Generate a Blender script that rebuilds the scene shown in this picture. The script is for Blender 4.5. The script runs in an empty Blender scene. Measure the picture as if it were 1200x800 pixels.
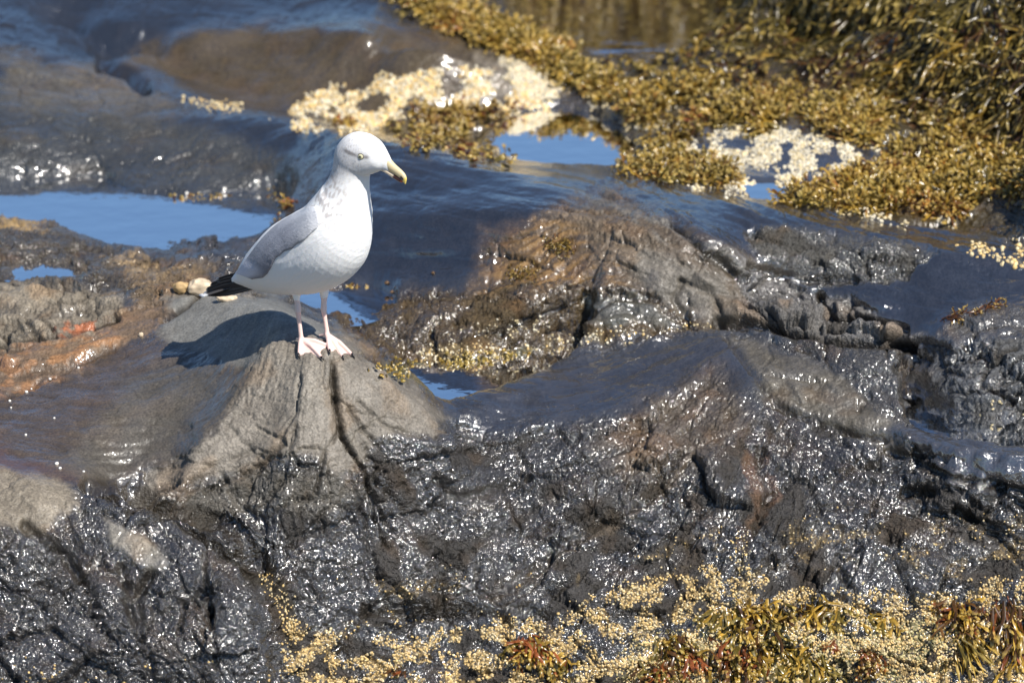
import bpy, math, random
import numpy as np
from mathutils import Vector, Matrix
from mathutils.bvhtree import BVHTree
R = math.radians
random.seed(7); rng = np.random.default_rng(11)
scene = bpy.context.scene
COL = scene.collection

# ------------------------------------------------------------------ camera
PITCH = R(18); FPX = 5544.0; DIST = 9.0
RIGHT = np.array([1., 0, 0]); FWD = np.array([0, math.cos(PITCH), -math.sin(PITCH)]); UP = np.array([0, math.sin(PITCH), math.cos(PITCH)])
def rays(u, v):
    u = np.asarray(u, float); v = np.asarray(v, float)
    return FWD*FPX + (u-600)[..., None]*RIGHT - (v-400)[..., None]*UP
_r = rays(375, 412); CAM = -DIST*_r/np.linalg.norm(_r)
cam_d = bpy.data.cameras.new('camera'); cam = bpy.data.objects.new('camera', cam_d); COL.objects.link(cam)
cam.location = CAM; cam.rotation_euler = (math.pi/2-PITCH, 0, 0)
cam_d.sensor_width = 36; cam_d.sensor_fit = 'HORIZONTAL'; cam_d.lens = 36*FPX/1200
cam_d.clip_start = .1; cam_d.clip_end = 2000
cam_d.dof.use_dof = True; cam_d.dof.focus_distance = 9.0; cam_d.dof.aperture_fstop = 3.5
scene.camera = cam

# ------------------------------------------------------------------ sky and sun
SUN_EL, SUN_AZ = R(50), R(-47)      # azimuth: angle from +x, negative is towards the camera side
w = bpy.data.worlds.new('World'); scene.world = w; w.use_nodes = True
nt = w.node_tree; nt.nodes.clear()
sky = nt.nodes.new('ShaderNodeTexSky'); sky.sky_type = 'NISHITA'; sky.sun_disc = False
sky.sun_elevation = SUN_EL; sky.sun_rotation = math.pi/2 - SUN_AZ
sky.ozone_density = 6.0; sky.dust_density = .05; sky.air_density = 1.0
bg = nt.nodes.new('ShaderNodeBackground'); bg.inputs['Strength'].default_value = .088
wo = nt.nodes.new('ShaderNodeOutputWorld')
nt.links.new(sky.outputs[0], bg.inputs['Color']); nt.links.new(bg.outputs[0], wo.inputs[0])
sd = bpy.data.lights.new('sun', 'SUN'); sd.energy = 5.0; sd.angle = R(.5); sd.color = (1, .95, .87)
sun = bpy.data.objects.new('sun', sd); COL.objects.link(sun)
SUNV = Vector((math.cos(SUN_EL)*math.cos(SUN_AZ), math.cos(SUN_EL)*math.sin(SUN_AZ), math.sin(SUN_EL)))
sun.rotation_euler = SUNV.to_track_quat('Z', 'Y').to_euler(); sun.location = (4, -3, 6)
scene.view_settings.view_transform = 'Standard'; scene.view_settings.look = 'None'
scene.view_settings.exposure = 0.36; scene.view_settings.gamma = 1; scene.view_settings.use_curve_mapping = False

# ------------------------------------------------------------------ numeric helpers
_P = np.random.default_rng(3).permutation(256).astype(np.int32); _P = np.concatenate([_P, _P, _P])
_G = np.random.default_rng(5).normal(size=(256, 3)).astype(np.float32); _G /= np.linalg.norm(_G, axis=1)[:, None]
def perlin(x, y, z):
    x = np.asarray(x, np.float32)+500; y = np.asarray(y, np.float32)+500; z = np.asarray(z, np.float32)+500
    xi = np.floor(x).astype(np.int32); yi = np.floor(y).astype(np.int32); zi = np.floor(z).astype(np.int32)
    xf = x-xi; yf = y-yi; zf = z-zi; xi &= 255; yi &= 255; zi &= 255
    f = lambda t: t*t*t*(t*(t*6-15)+10)
    u, v, w_ = f(xf), f(yf), f(zf)
    def g(i, j, k):
        h = _P[_P[_P[(xi+i) & 255]+((yi+j) & 255)]+((zi+k) & 255)]
        gr = _G[h]; return gr[..., 0]*(xf-i)+gr[..., 1]*(yf-j)+gr[..., 2]*(zf-k)
    l = lambda a, b, t: a+(b-a)*t
    return l(l(l(g(0,0,0), g(1,0,0), u), l(g(0,1,0), g(1,1,0), u), v), l(l(g(0,0,1), g(1,0,1), u), l(g(0,1,1), g(1,1,1), u), v), w_)*1.6
def fbm(p, s, octs=3, gain=.5):
    a = 1; o = 0; t = 0
    for i in range(octs):
        o = o+a*perlin(p[..., 0]*s+7*i, p[..., 1]*s+3*i, p[..., 2]*s); t += a; a *= gain; s *= 2.03
    return o/t
def smooth(a, b, x):
    t = np.clip((x-a)/(b-a), 0, 1); return t*t*(3-2*t)
def bil(img, x, y):            # x -> axis 1, y -> axis 0, in cells
    h, w_ = img.shape[:2]
    x = np.clip(x, 0, w_-1.001); y = np.clip(y, 0, h-1.001)
    xi = x.astype(int); yi = y.astype(int); xf = x-xi; yf = y-yi
    if img.ndim == 3: xf = xf[..., None]; yf = yf[..., None]
    return (img[yi, xi]*(1-xf)+img[yi, xi+1]*xf)*(1-yf)+(img[yi+1, xi]*(1-xf)+img[yi+1, xi+1]*xf)*yf
def blur(a, n):
    for _ in range(n):
        a = (np.roll(a, 1, 0)+2*a+np.roll(a, -1, 0))/4; a = (np.roll(a, 1, 1)+2*a+np.roll(a, -1, 1))/4
    return a
def proj(p):
    d = p-CAM; dep = d@FWD
    return 600+FPX*(d@RIGHT)/dep, 400-FPX*(d@UP)/dep, dep
def at_z(u, v, z):
    d = rays(u, v); t = (np.asarray(z)-CAM[2])/d[..., 2]
    return CAM+d*t[..., None]

# ------------------------------------------------------------------ the lie of the ledge: visible heights read off the photograph
PL = [
# gull knoll
[(170,352,-.05),(240,346,-.02),(300,352,.005),(345,372,.015),(400,398,.006),(440,425,-.03),(480,460,-.075),(522,491,-.13)],
[(340,404,.004),(375,413,0),(400,420,-.01),(440,446,-.05),(470,480,-.1)],
[(375,413,0),(365,440,-.03),(350,470,-.07),(340,500,-.11),(330,540,-.17),(320,580,-.23)],
[(330,392,.004),(300,420,-.028),(280,450,-.065),(260,490,-.115),(220,530,-.16),(170,565,-.2)],
[(430,470,-.085),(460,500,-.135),(500,530,-.195)], [(380,560,-.2),(440,570,-.22),(500,580,-.26)],
[(-100,450,-.14),(20,450,-.145),(150,420,-.11),(230,400,-.07),(280,385,-.03)],
[(-100,500,-.17),(60,500,-.165),(180,490,-.15),(240,470,-.12)], [(-150,545,-.19),(0,540,-.188),(100,540,-.186),(150,555,-.195)],
# behind the gull
[(330,335,-.12),(400,352,-.14),(430,375,-.14),(455,405,-.155),(500,440,-.175),(560,455,-.185),(640,430,-.17),(720,410,-.155),(830,388,-.13)],
[(560,472,-.186),(640,450,-.178),(700,430,-.165),(800,402,-.13)],
[(460,350,-.12),(560,342,-.095),(640,338,-.07),(700,336,-.052),(760,348,-.06),(820,372,-.09)],
[(560,385,-.125),(640,375,-.11),(720,372,-.09),(780,380,-.1)],
[(340,300,-.115),(420,315,-.1),(500,318,-.09),(580,315,-.06),(650,305,-.03),(720,300,.0),(800,318,-.015),(860,348,-.055)],
[(360,230,-.05),(430,245,-.01),(500,255,.01),(600,245,.04),(700,250,.055),(760,268,.05),(830,298,.025),(900,335,-.02),(960,360,-.055),(1060,390,-.085)],
[(420,160,.055),(480,171,.065),(540,190,.055),(600,209,.05),(700,238,.045),(760,252,.055),(800,262,.062),(860,288,.035),(950,330,-.015),(1050,374,-.055),(1095,395,-.08)],
[(830,374,-.1),(900,378,-.11),(980,398,-.125),(1065,410,-.14)], [(840,384,-.135),(900,393,-.15),(980,412,-.165),(1060,434,-.185)],
[(700,203,.03),(780,221,.045),(850,240,.045),(950,262,.04),(1020,278,.03),(1100,290,.015),(1200,300,0),(1350,305,0)],
[(860,272,.02),(940,280,.01),(1020,288,.0),(1090,298,-.01)], [(880,302,-.01),(950,318,-.04),(1010,328,-.05),(1070,330,-.05)],
[(1000,345,-.05),(1100,340,-.05),(1200,330,-.04),(1350,330,-.04)], [(1100,375,-.075),(1200,365,-.065),(1350,365,-.07)],
[(1095,405,-.1),(1150,398,-.09),(1200,393,-.085),(1350,390,-.08)], [(1120,442,-.135),(1250,440,-.13),(1350,440,-.13)], [(1090,452,-.18),(1120,475,-.195),(1150,482,-.195),(1220,475,-.185),(1350,470,-.18)],
[(1060,448,-.205),(1090,470,-.215),(1120,492,-.22),(1200,502,-.22),(1350,508,-.22)],
# centre foreground
[(870,392,-.115),(910,408,-.115),(960,438,-.14),(1010,470,-.17),(1060,508,-.21),(1120,535,-.245),(1200,560,-.27),(1350,570,-.28)],
[(530,497,-.19),(600,497,-.2),(700,480,-.185),(780,455,-.163),(840,430,-.14),(880,425,-.13)], [(860,455,-.155),(920,480,-.185),(980,505,-.215)],
[(540,530,-.235),(700,530,-.24),(850,520,-.22),(930,510,-.22),(1020,535,-.24),(1150,568,-.28),(1350,590,-.3)],
[(480,590,-.28),(600,590,-.315),(850,590,-.305),(1000,600,-.32),(1350,640,-.37)], [(400,640,-.33),(550,650,-.385),(700,655,-.395),(850,660,-.39),(1150,670,-.4),(1350,690,-.42)],
[(360,720,-.43),(500,725,-.465),(850,725,-.465),(1150,730,-.475),(1350,730,-.47)], [(350,800,-.53),(500,800,-.56),(900,800,-.565),(1200,800,-.58),(1350,800,-.58)],
[(-150,900,-.6),(300,900,-.66),(900,900,-.7),(1350,900,-.7)], [(-150,1000,-.74),(600,1000,-.84),(1350,1000,-.85)],
# left foreground
[(-150,545,-.185),(0,556,-.19),(50,570,-.195),(95,590,-.225),(150,620,-.255),(200,650,-.29),(260,682,-.315),(315,730,-.37),(340,790,-.46)],
[(105,572,-.24),(160,585,-.26),(215,602,-.285),(270,635,-.32),(310,675,-.36)], [(100,557,-.198),(160,568,-.205),(220,585,-.235),(280,610,-.262),(325,650,-.315)],
[(-150,630,-.25),(0,630,-.25),(80,640,-.28),(150,690,-.34),(250,740,-.395)], [(-150,720,-.37),(50,720,-.38),(150,770,-.43),(300,800,-.49)],
# left middle
[(-150,335,-.08),(0,340,-.075),(80,328,-.05),(150,338,-.045),(210,330,-.025),(240,322,-.012)], [(-150,390,-.1),(0,395,-.1),(60,395,-.09),(130,385,-.085),(190,365,-.06)],
[(-150,430,-.13),(0,430,-.125),(70,425,-.115),(130,405,-.1)],
[(-150,270,-.08),(0,263,-.08),(60,272,-.08),(120,286,-.085),(200,303,-.088),(260,305,-.09),(320,300,-.1)],
[(25,320,-.1),(90,325,-.1)], [(0,306,-.072),(60,301,-.07),(115,318,-.072)],
[(-150,250,-.16),(0,248,-.16),(100,258,-.16),(200,270,-.155),(250,276,-.14),(290,278,-.14)], [(220,288,-.108),(300,288,-.11)],
[(-150,206,-.11),(0,205,-.11),(120,202,-.108),(150,220,-.11),(215,227,-.11),(262,221,-.108),(325,216,-.1)],
[(-150,185,-.08),(0,185,-.08),(100,184,-.08),(200,200,-.09),(280,195,-.08),(350,190,-.06)], [(-150,160,-.05),(100,160,-.05),(200,158,-.05),(300,165,-.04),(390,175,.0)],
[(-150,130,-.022),(0,118,-.014),(100,130,-.022),(250,145,-.02),(330,150,-.01),(420,160,.055)],
[(-150,30,.06),(0,44,.045),(60,62,.03),(130,80,.015),(200,104,-.002),(260,122,-.01),(330,140,-.005)],
[(60,50,-.02),(130,68,-.03),(200,90,-.045),(260,108,-.04),(330,128,-.04),(400,145,-.03),(450,152,-.06)],
[(140,66,.015),(200,46,.04),(300,32,.058),(430,34,.115),(530,44,.12),(600,62,.08),(655,98,.0)],
[(190,78,-.015),(250,82,-.01),(400,88,.015),(500,86,.012),(590,98,-.0)], [(270,110,-.04),(360,122,-.03),(450,134,-.035),(550,134,-.05),(620,132,-.05)],
[(-150,15,.06),(0,15,.06),(100,25,.05),(200,20,.055),(300,12,.065),(400,8,.09),(470,5,.09)],
[(-150,-30,.095),(200,-30,.1),(400,-30,.11),(500,-20,.11),(560,22,.075),(640,60,.035),(700,105,.0),(740,135,.0)],
[(480,160,-.06),(520,165,-.08),(600,165,-.09),(660,168,-.09),(720,180,-.08)],
# shallow brown water at the top, weed mat and bank
[(620,20,-.18),(680,60,-.17),(740,90,-.15),(800,95,-.13)], [(650,-10,-.16),(720,5,-.2),(800,40,-.18),(860,75,-.14),(920,95,-.11)],
[(740,135,.0),(790,108,.02),(860,97,.04),(930,102,.05),(1000,118,.05),(1080,135,.05),(1150,160,.04),(1200,190,.02)],
[(840,40,-.05),(860,58,-.06),(950,86,-.07),(1050,108,-.06),(1130,135,-.04),(1200,165,-.02)],
[(745,165,.0),(850,165,.02),(950,160,.05),(1050,175,.045),(1150,205,.02),(1350,250,.0)], [(750,190,-.01),(820,206,-.01),(900,224,-.01),(1000,245,.0),(1100,262,-.015),(1200,272,-.015),(1350,280,-.01)],
[(870,35,.03),(960,60,.06),(1060,82,.07),(1140,104,.05)], [(1245,110,.26),(1350,120,.34)], [(1232,170,.10),(1350,200,.16)], [(860,0,.08),(980,15,.16),(1080,30,.2),(1180,50,.23),(1350,60,.25)], [(890,-50,.2),(1000,-50,.28),(1150,-40,.36),(1350,-40,.4)],  # includes an unseen rise past the right edge, added to shade the bank
[(-150,-120,.15),(300,-120,.15),(480,-100,.14),(530,-60,.1)], [(900,-130,.4),(1350,-130,.55)], [(900,-200,.5),(1350,-200,.65)],
[(560,-35,-.06),(700,-34,-.07),(800,-36,-.06)], [(560,-112,.08),(800,-112,.09)], [(560,-200,.24),(800,-200,.25)], [(560,-250,.33),(800,-250,.34)], [(-150,-300,.2),(300,-300,.22),(600,-300,.3),(780,-300,.34),(1350,-300,.7)], [(-150,-400,.2),(300,-400,.25),(700,-400,.38),(1350,-400,.8)],  # unseen far bank, shaped so the top pool mirrors brown
]
CP = []
for pl in PL:
    for a, b in zip(pl[:-1], pl[1:]):
        n_ = max(1, int(math.hypot(b[0]-a[0], b[1]-a[1])/2.0))
        for k_ in range(n_): CP.append([a[i]+(b[i]-a[i])*k_/n_ for i in range(3)])
    CP.append(list(pl[-1]))
CP = np.array(CP, float)
CW = at_z(CP[:, 0], CP[:, 1], CP[:, 2])
X0, X1, Y0, Y1 = -1.8, 2.6, -2.8, 9.0
NX, NY = 512, 640
gx = np.linspace(X0, X1, NX); gy = np.linspace(Y0, Y1, NY)
def up(a, shp):
    yy, xx = np.meshgrid(np.linspace(0, a.shape[0]-1, shp[0]), np.linspace(0, a.shape[1]-1, shp[1]), indexing='ij')
    xi = np.clip(xx.astype(int), 0, a.shape[1]-2); yi = np.clip(yy.astype(int), 0, a.shape[0]-2); xf = xx-xi; yf = yy-yi
    return (a[yi, xi]*(1-xf)+a[yi, xi+1]*xf)*(1-yf)+(a[yi+1, xi]*(1-xf)+a[yi+1, xi+1]*xf)*yf
H = None
for lev, (nx_, ny_, it) in enumerate([(16, 20, 200), (32, 40, 200), (64, 80, 200), (128, 160, 200), (256, 320, 160), (512, 640, 90)]):
    ci = np.round((CW[:, 0]-X0)/(X1-X0)*(nx_-1)).astype(int); cj = np.round((CW[:, 1]-Y0)/(Y1-Y0)*(ny_-1)).astype(int)
    ok = (ci >= 0) & (ci < nx_) & (cj >= 0) & (cj < ny_)
    cnt = np.zeros((ny_, nx_)); sm_ = np.zeros((ny_, nx_)); np.add.at(cnt, (cj[ok], ci[ok]), 1); np.add.at(sm_, (cj[ok], ci[ok]), CP[ok, 2])
    fix = cnt > 0; val = sm_/np.maximum(cnt, 1)
    H = np.full((ny_, nx_), -.2) if H is None else up(H, (ny_, nx_))
    def relax(H):
        Hp = np.pad(H, 1, mode='edge'); return (Hp[:-2, 1:-1]*.6+Hp[2:, 1:-1]*.6+Hp[1:-1, :-2]*1.4+Hp[1:-1, 2:]*1.4)/4
    for k_ in range(it):
        H = relax(H); H = np.where(fix, val*(.85 if lev == 5 else 1)+H*(.15 if lev == 5 else 0), H)
for _ in range(3):
    Hp = np.pad(H, 1, mode='edge'); H = (Hp[:-2, 1:-1]+Hp[2:, 1:-1]+2*H)/4; Hp = np.pad(H, 1, mode='edge'); H = (Hp[1:-1, :-2]+Hp[1:-1, 2:]+2*H)/4
# ---- the standing water: outline in the photograph and level
POOLS = [
([(-150,212),(0,210),(122,206),(150,226),(220,231),(265,226),(325,222),(345,245),(318,272),(300,277),(215,272),(190,282),(200,299),(150,293),(60,268),(0,258),(-150,262)], -.118, .05),
([(18,306),(60,309),(102,322),(96,334),(60,334),(16,322)], -.0875, .02),
([(345,340),(400,332),(440,335),(462,345),(452,360),(420,369),(380,370),(340,364)], -.132, .03),
([(430,425),(470,430),(560,418),(640,404),(700,400),(690,414),(640,432),(600,446),(545,463),(510,471),(490,455),(460,442)], -.176, .018),
([(585,178),(588,150),(612,137),(645,128),(705,132),(742,160),(752,200),(700,214),(620,214),(592,200)], -.036, .05),
([(590,-30),(700,-30),(820,-30),(850,20),(870,50),(950,82),(1050,105),(1120,130),(1130,142),(1000,122),(930,104),(860,95),(790,103),(740,114),(700,92),(640,52),(590,15)], -.075, .09),
([(1050,440),(1090,458),(1110,475),(1140,488),(1200,492),(1350,482),(1350,530),(1200,522),(1120,512),(1070,500),(1050,470)], -.2045, .03),
([(866,214),(932,218),(928,236),(880,234)], .002, .02),
]
def sdf_pts(u, v, poly):
    p = np.array(poly, float); n = len(p); best = np.full(u.shape, 1e9); ins = np.zeros(u.shape, bool)
    for i in range(n):
        a = p[i]; b = p[(i+1) % n]; e = b-a; L = e@e+1e-9
        t_ = np.clip(((u-a[0])*e[0]+(v-a[1])*e[1])/L, 0, 1)
        best = np.minimum(best, (u-a[0]-t_*e[0])**2+(v-a[1]-t_*e[1])**2)
        c = ((a[1] > v) != (b[1] > v)); c &= u < (b[0]-a[0])*(v-a[1])/(b[1]-a[1]+1e-12)+a[0]; ins ^= c
    return np.where(ins, np.sqrt(best), -np.sqrt(best))
_gx, _gy = np.meshgrid(gx, gy)
RING = 22
for poly, lev, dep in POOLS:
    u_, v_, _ = proj(np.stack([_gx, _gy, np.full_like(_gx, lev)], -1)); d_ = sdf_pts(u_, v_, poly)
    H = np.where(d_ > 0, np.minimum(H, lev-.004-np.minimum(d_*.0016, dep)), H)
    H = np.where((d_ <= 0) & (d_ > -RING), np.maximum(H, lev+.006), H)
for _ in range(1): 
    Hp = np.pad(H, 1, mode='edge'); H = (Hp[:-2, 1:-1]+Hp[2:, 1:-1]+2*H)/4; Hp = np.pad(H, 1, mode='edge'); H = (Hp[1:-1, :-2]+Hp[1:-1, 2:]+2*H)/4
def macro(x, y): return bil(H, (x-X0)/(X1-X0)*(NX-1), (y-Y0)/(Y1-Y0)*(NY-1))

# ------------------------------------------------------------------ grid: columns fan out from below the camera, rows follow the form
U0, U1, NU = -150, 1350, 1180
NV = 1250
ug = np.linspace(U0, U1, NU)
ydist = np.linspace(-2.3, 6.5, 2600) - CAM[1]
tanu = (ug-600)/FPX
XX = CAM[0]+tanu[:, None]*ydist[None, :]*1.045; YY = np.broadcast_to(ydist+CAM[1], XX.shape)
ZZ = macro(XX, YY)
_, VV, _ = proj(np.stack([XX, YY, ZZ], -1))
dv = np.abs(np.diff(VV, axis=1)); dv = np.where(VV[:, :-1] < -40, dv*.18, dv); dv = np.where(VV[:, :-1] > 840, dv*.3, dv)
seg = np.minimum(dv, 9)+np.diff(ydist)[None, :]*55
def boxu(a, w_):
    ap = np.pad(a, ((w_, w_), (0, 0)), mode='edge'); c_ = np.cumsum(ap, 0); return (c_[2*w_:]-c_[:-2*w_])/(2*w_)
for _ in range(3): seg = boxu(seg, 45)[:NU]
cum = np.concatenate([np.zeros((NU, 1)), np.cumsum(seg, 1)], 1); cum /= cum[:, -1:]
YG = np.empty((NV, NU)); t = np.linspace(0, 1, NV)
for i in range(NU): YG[:, i] = np.interp(t, cum[i], YY[i])
XG = CAM[0]+tanu[None, :]*(YG-CAM[1])*1.045
ZG = macro(XG, YG)
BASE = np.stack([XG, YG, ZG], -1)
def grid_normals(P):
    du = np.gradient(P, axis=1); dw = np.gradient(P, axis=0)
    n = np.cross(du, dw); n /= np.linalg.norm(n, axis=-1, keepdims=True)+1e-12
    return n
GU, GV, GD = proj(BASE)

# ------------------------------------------------------------------ regions outlined on the ledge
MU0, MV0, MS = -200, -500, 2.0
MW, MH = 800, 780
mu, mv = np.meshgrid(MU0+np.arange(MW)*MS, MV0+np.arange(MH)*MS)
def poly_sdf(poly):
    p = np.array(poly, float); n = len(p); best = np.full(mu.shape, 1e9); inside = np.zeros(mu.shape, bool)
    for i in range(n):
        a = p[i]; b = p[(i+1) % n]; e = b-a; L = e@e+1e-9
        t_ = np.clip(((mu-a[0])*e[0]+(mv-a[1])*e[1])/L, 0, 1)
        best = np.minimum(best, (mu-a[0]-t_*e[0])**2+(mv-a[1]-t_*e[1])**2)
        c = ((a[1] > mv) != (b[1] > mv)); c &= mu < (b[0]-a[0])*(mv-a[1])/(b[1]-a[1]+1e-12)+a[0]; inside ^= c
    d = np.sqrt(best); return np.where(inside, d, -d)
def line_dist(pl, off=0):
    p = np.array(pl, float); best = np.full(mu.shape, 1e9)
    for a, b in zip(p[:-1], p[1:]):
        e = b-a; L = e@e+1e-9
        t_ = np.clip(((mu-a[0])*e[0]+(mv-a[1])*e[1])/L, 0, 1)
        best = np.minimum(best, (mu-a[0]-t_*e[0])**2+(mv-a[1]-t_*e[1])**2)
    return np.sqrt(best)
# (outline, feather, colour, wetness, relief, grain)
REG = [
([(-200,480),(560,500),(900,470),(1400,480),(1400,1100),(-200,1100)], 25, (.042,.038,.035), .84, 1.0, .85),
([(-200,-500),(460,-500),(460,10),(600,60),(660,110),(440,165),(380,220),(300,250),(-200,240)], 15, (.022,.023,.026), 1.0, .46, .25),
([(-200,100),(60,90),(220,150),(420,200),(350,235),(200,222),(-200,215)], 12, (.05,.048,.04), .7, .5, .6),
([(0,60),(120,80),(250,130),(150,140),(0,115)], 16, (.09,.08,.065), .5, .5, .6),
([(140,75),(200,42),(300,26),(430,30),(540,42),(620,75),(600,130),(440,150),(300,130)], 12, (.075,.056,.033), .42, .4, .35),
([(560,60),(620,75),(665,105),(620,125),(580,110)], 10, (.2,.17,.13), .4, .4, .3),
([(460,-40),(560,15),(660,70),(700,110),(700,200),(1400,320),(1400,-500),(460,-500)], 10, (.06,.045,.02), .6, .8, .3),
([(700,200),(900,225),(1090,270),(1400,330),(1400,400),(1100,400),(960,335),(800,262)], 10, (.024,.025,.03), 1.0, .3, .5),
([(420,152),(500,138),(570,132),(600,140),(600,195),(540,186),(470,172)], 8, (.12,.088,.04), .75, .7, .3),
([(800,140),(960,136),(1060,180),(1060,212),(1000,226),(800,222)], 8, (.045,.045,.05), .97, .3, .2),
([(880,268),(1000,275),(1095,292),(1060,325),(960,330),(890,298)], 6, (.09,.085,.075), .7, 1.2, .8),
([(420,150),(600,182),(700,210),(650,250),(600,310),(500,345),(380,330),(380,200)], 22, (.022,.023,.028), 1.0, .2, .45),
([(650,235),(720,222),(800,262),(905,315),(880,372),(780,375),(740,345),(640,325),(600,345),(600,300)], 14, (.13,.098,.066), .38, .65, .95),
([(580,270),(660,260),(720,330),(620,345),(560,340)], 18, (.13,.085,.045), .55, .6, .8),
([(760,285),(850,320),(870,370),(790,368),(735,320)], 8, (.13,.115,.095), .3, .5, .9),
([(860,310),(950,338),(1085,392),(1050,408),(950,392),(870,370)], 6, (.16,.15,.14), .5, 1.1, .7),
([(380,345),(440,352),(600,330),(700,335),(760,345),(830,378),(700,402),(560,425),(450,440),(400,400)], 8, (.075,.05,.022), .8, 1.0, .8),
([(690,345),(740,345),(790,375),(720,388),(680,372)], 5, (.07,.065,.05), .5, .5, .6),
([(420,430),(560,420),(640,405),(640,435),(560,460),(500,455)], 6, (.08,.075,.03), .8, .6, .2),
([(500,470),(640,425),(860,388),(870,450),(760,480),(560,500)], 14, (.035,.034,.037), .72, .3, .5),
([(850,390),(900,400),(1000,445),(1075,500),(1060,530),(980,505),(890,460)], 10, (.10,.088,.07), .45, .55, .8),
([(890,395),(1000,400),(1080,420),(1060,450),(1100,490),(1060,500),(980,435)], 6, (.05,.045,.038), .8, .9, 1.0),
([(740,480),(840,430),(880,480),(840,540),(760,560),(700,520)], 18, (.085,.066,.047), .5, .8, .8),
([(1090,400),(1400,390),(1400,470),(1200,490),(1120,480)], 8, (.1,.1,.1), .65, 1.2, .8),
([(1120,360),(1400,350),(1400,395),(1100,398)], 8, (.07,.065,.06), .75, .8, .5),
([(1040,500),(1200,490),(1400,500),(1400,560),(1150,560)], 10, (.05,.05,.055), .9, .4, .4),
# left middle
([(-200,240),(0,255),(130,285),(240,310),(330,280),(400,330),(380,350),(230,345),(150,340),(-200,330)], 8, (.1,.08,.055), .65, 1.3, .6),
([(200,270),(330,270),(340,320),(230,310)], 10, (.045,.045,.05), .85, 1.0, .5),
([(150,298),(250,315),(255,345),(200,375),(150,350)], 8, (.17,.12,.07), .4, 1.1, .5),
([(-200,325),(60,328),(140,345),(150,375),(60,410),(-200,440)], 6, (.19,.16,.12), .2, .7, 1.6),
([(-200,420),(40,400),(110,380),(170,350),(230,340),(190,380),(120,425),(40,465),(-200,520)], 7, (.16,.11,.07), .4, .5, 1.0),
([(-200,560),(-200,475),(20,462),(130,415),(190,395),(270,405),(300,430),(275,470),(225,520),(160,565),(60,565)], 12, (.075,.056,.04), .6, .33, .5),
([(60,560),(150,440),(240,420),(290,440),(270,480),(200,540),(130,565)], 22, (.085,.075,.062), .4, .33, .4),
([(-200,500),(-20,510),(60,545),(90,565),(-200,560)], 12, (.09,.045,.02), .9, .15, .1),
([(195,345),(240,338),(330,350),(410,396),(340,425),(260,425),(190,400)], 9, (.17,.165,.15), .12, .2, .2),
([(300,405),(345,392),(412,402),(475,448),(527,492),(505,512),(440,515),(425,540),(395,560),(370,530),(320,535),(290,560),(240,560),(175,585),(155,572),(225,525),(265,475),(290,435)], 10, (.175,.154,.127), .12, .5, .42),
([(175,575),(260,565),(300,545),(400,550),(430,570),(400,600),(330,590),(250,610),(200,600)], 12, (.10,.09,.075), .35, .9, .6),
([(330,420),(390,425),(385,500),(335,500)], 20, (.2,.178,.148), .08, .5, .35),
([(-200,545),(10,548),(70,560),(95,590),(60,620),(0,610),(-200,600)], 8, (.2,.17,.13), .25, .5, .4),
([(120,598),(160,615),(200,655),(185,668),(140,640)], 6, (.17,.155,.13), .35, .5, .3),
([(95,565),(160,572),(230,598),(330,680),(345,720),(315,700),(250,640),(160,600)], 4, (.035,.028,.018), .6, 1.0, .4),
]
FM = np.zeros((MH, MW, 6)); FM[:] = (.05, .048, .046, .8, .6, .5)
for poly, fe, c, wet, rel, gr in REG:
    m = smooth(-fe, fe, poly_sdf(poly))[..., None]
    FM = FM*(1-m)+np.array([*c, wet, rel, gr])*m
def veins(items):
    out = []
    for pl, wd, dep in items: out.append((line_dist(pl), wd, dep))
    return out
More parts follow.
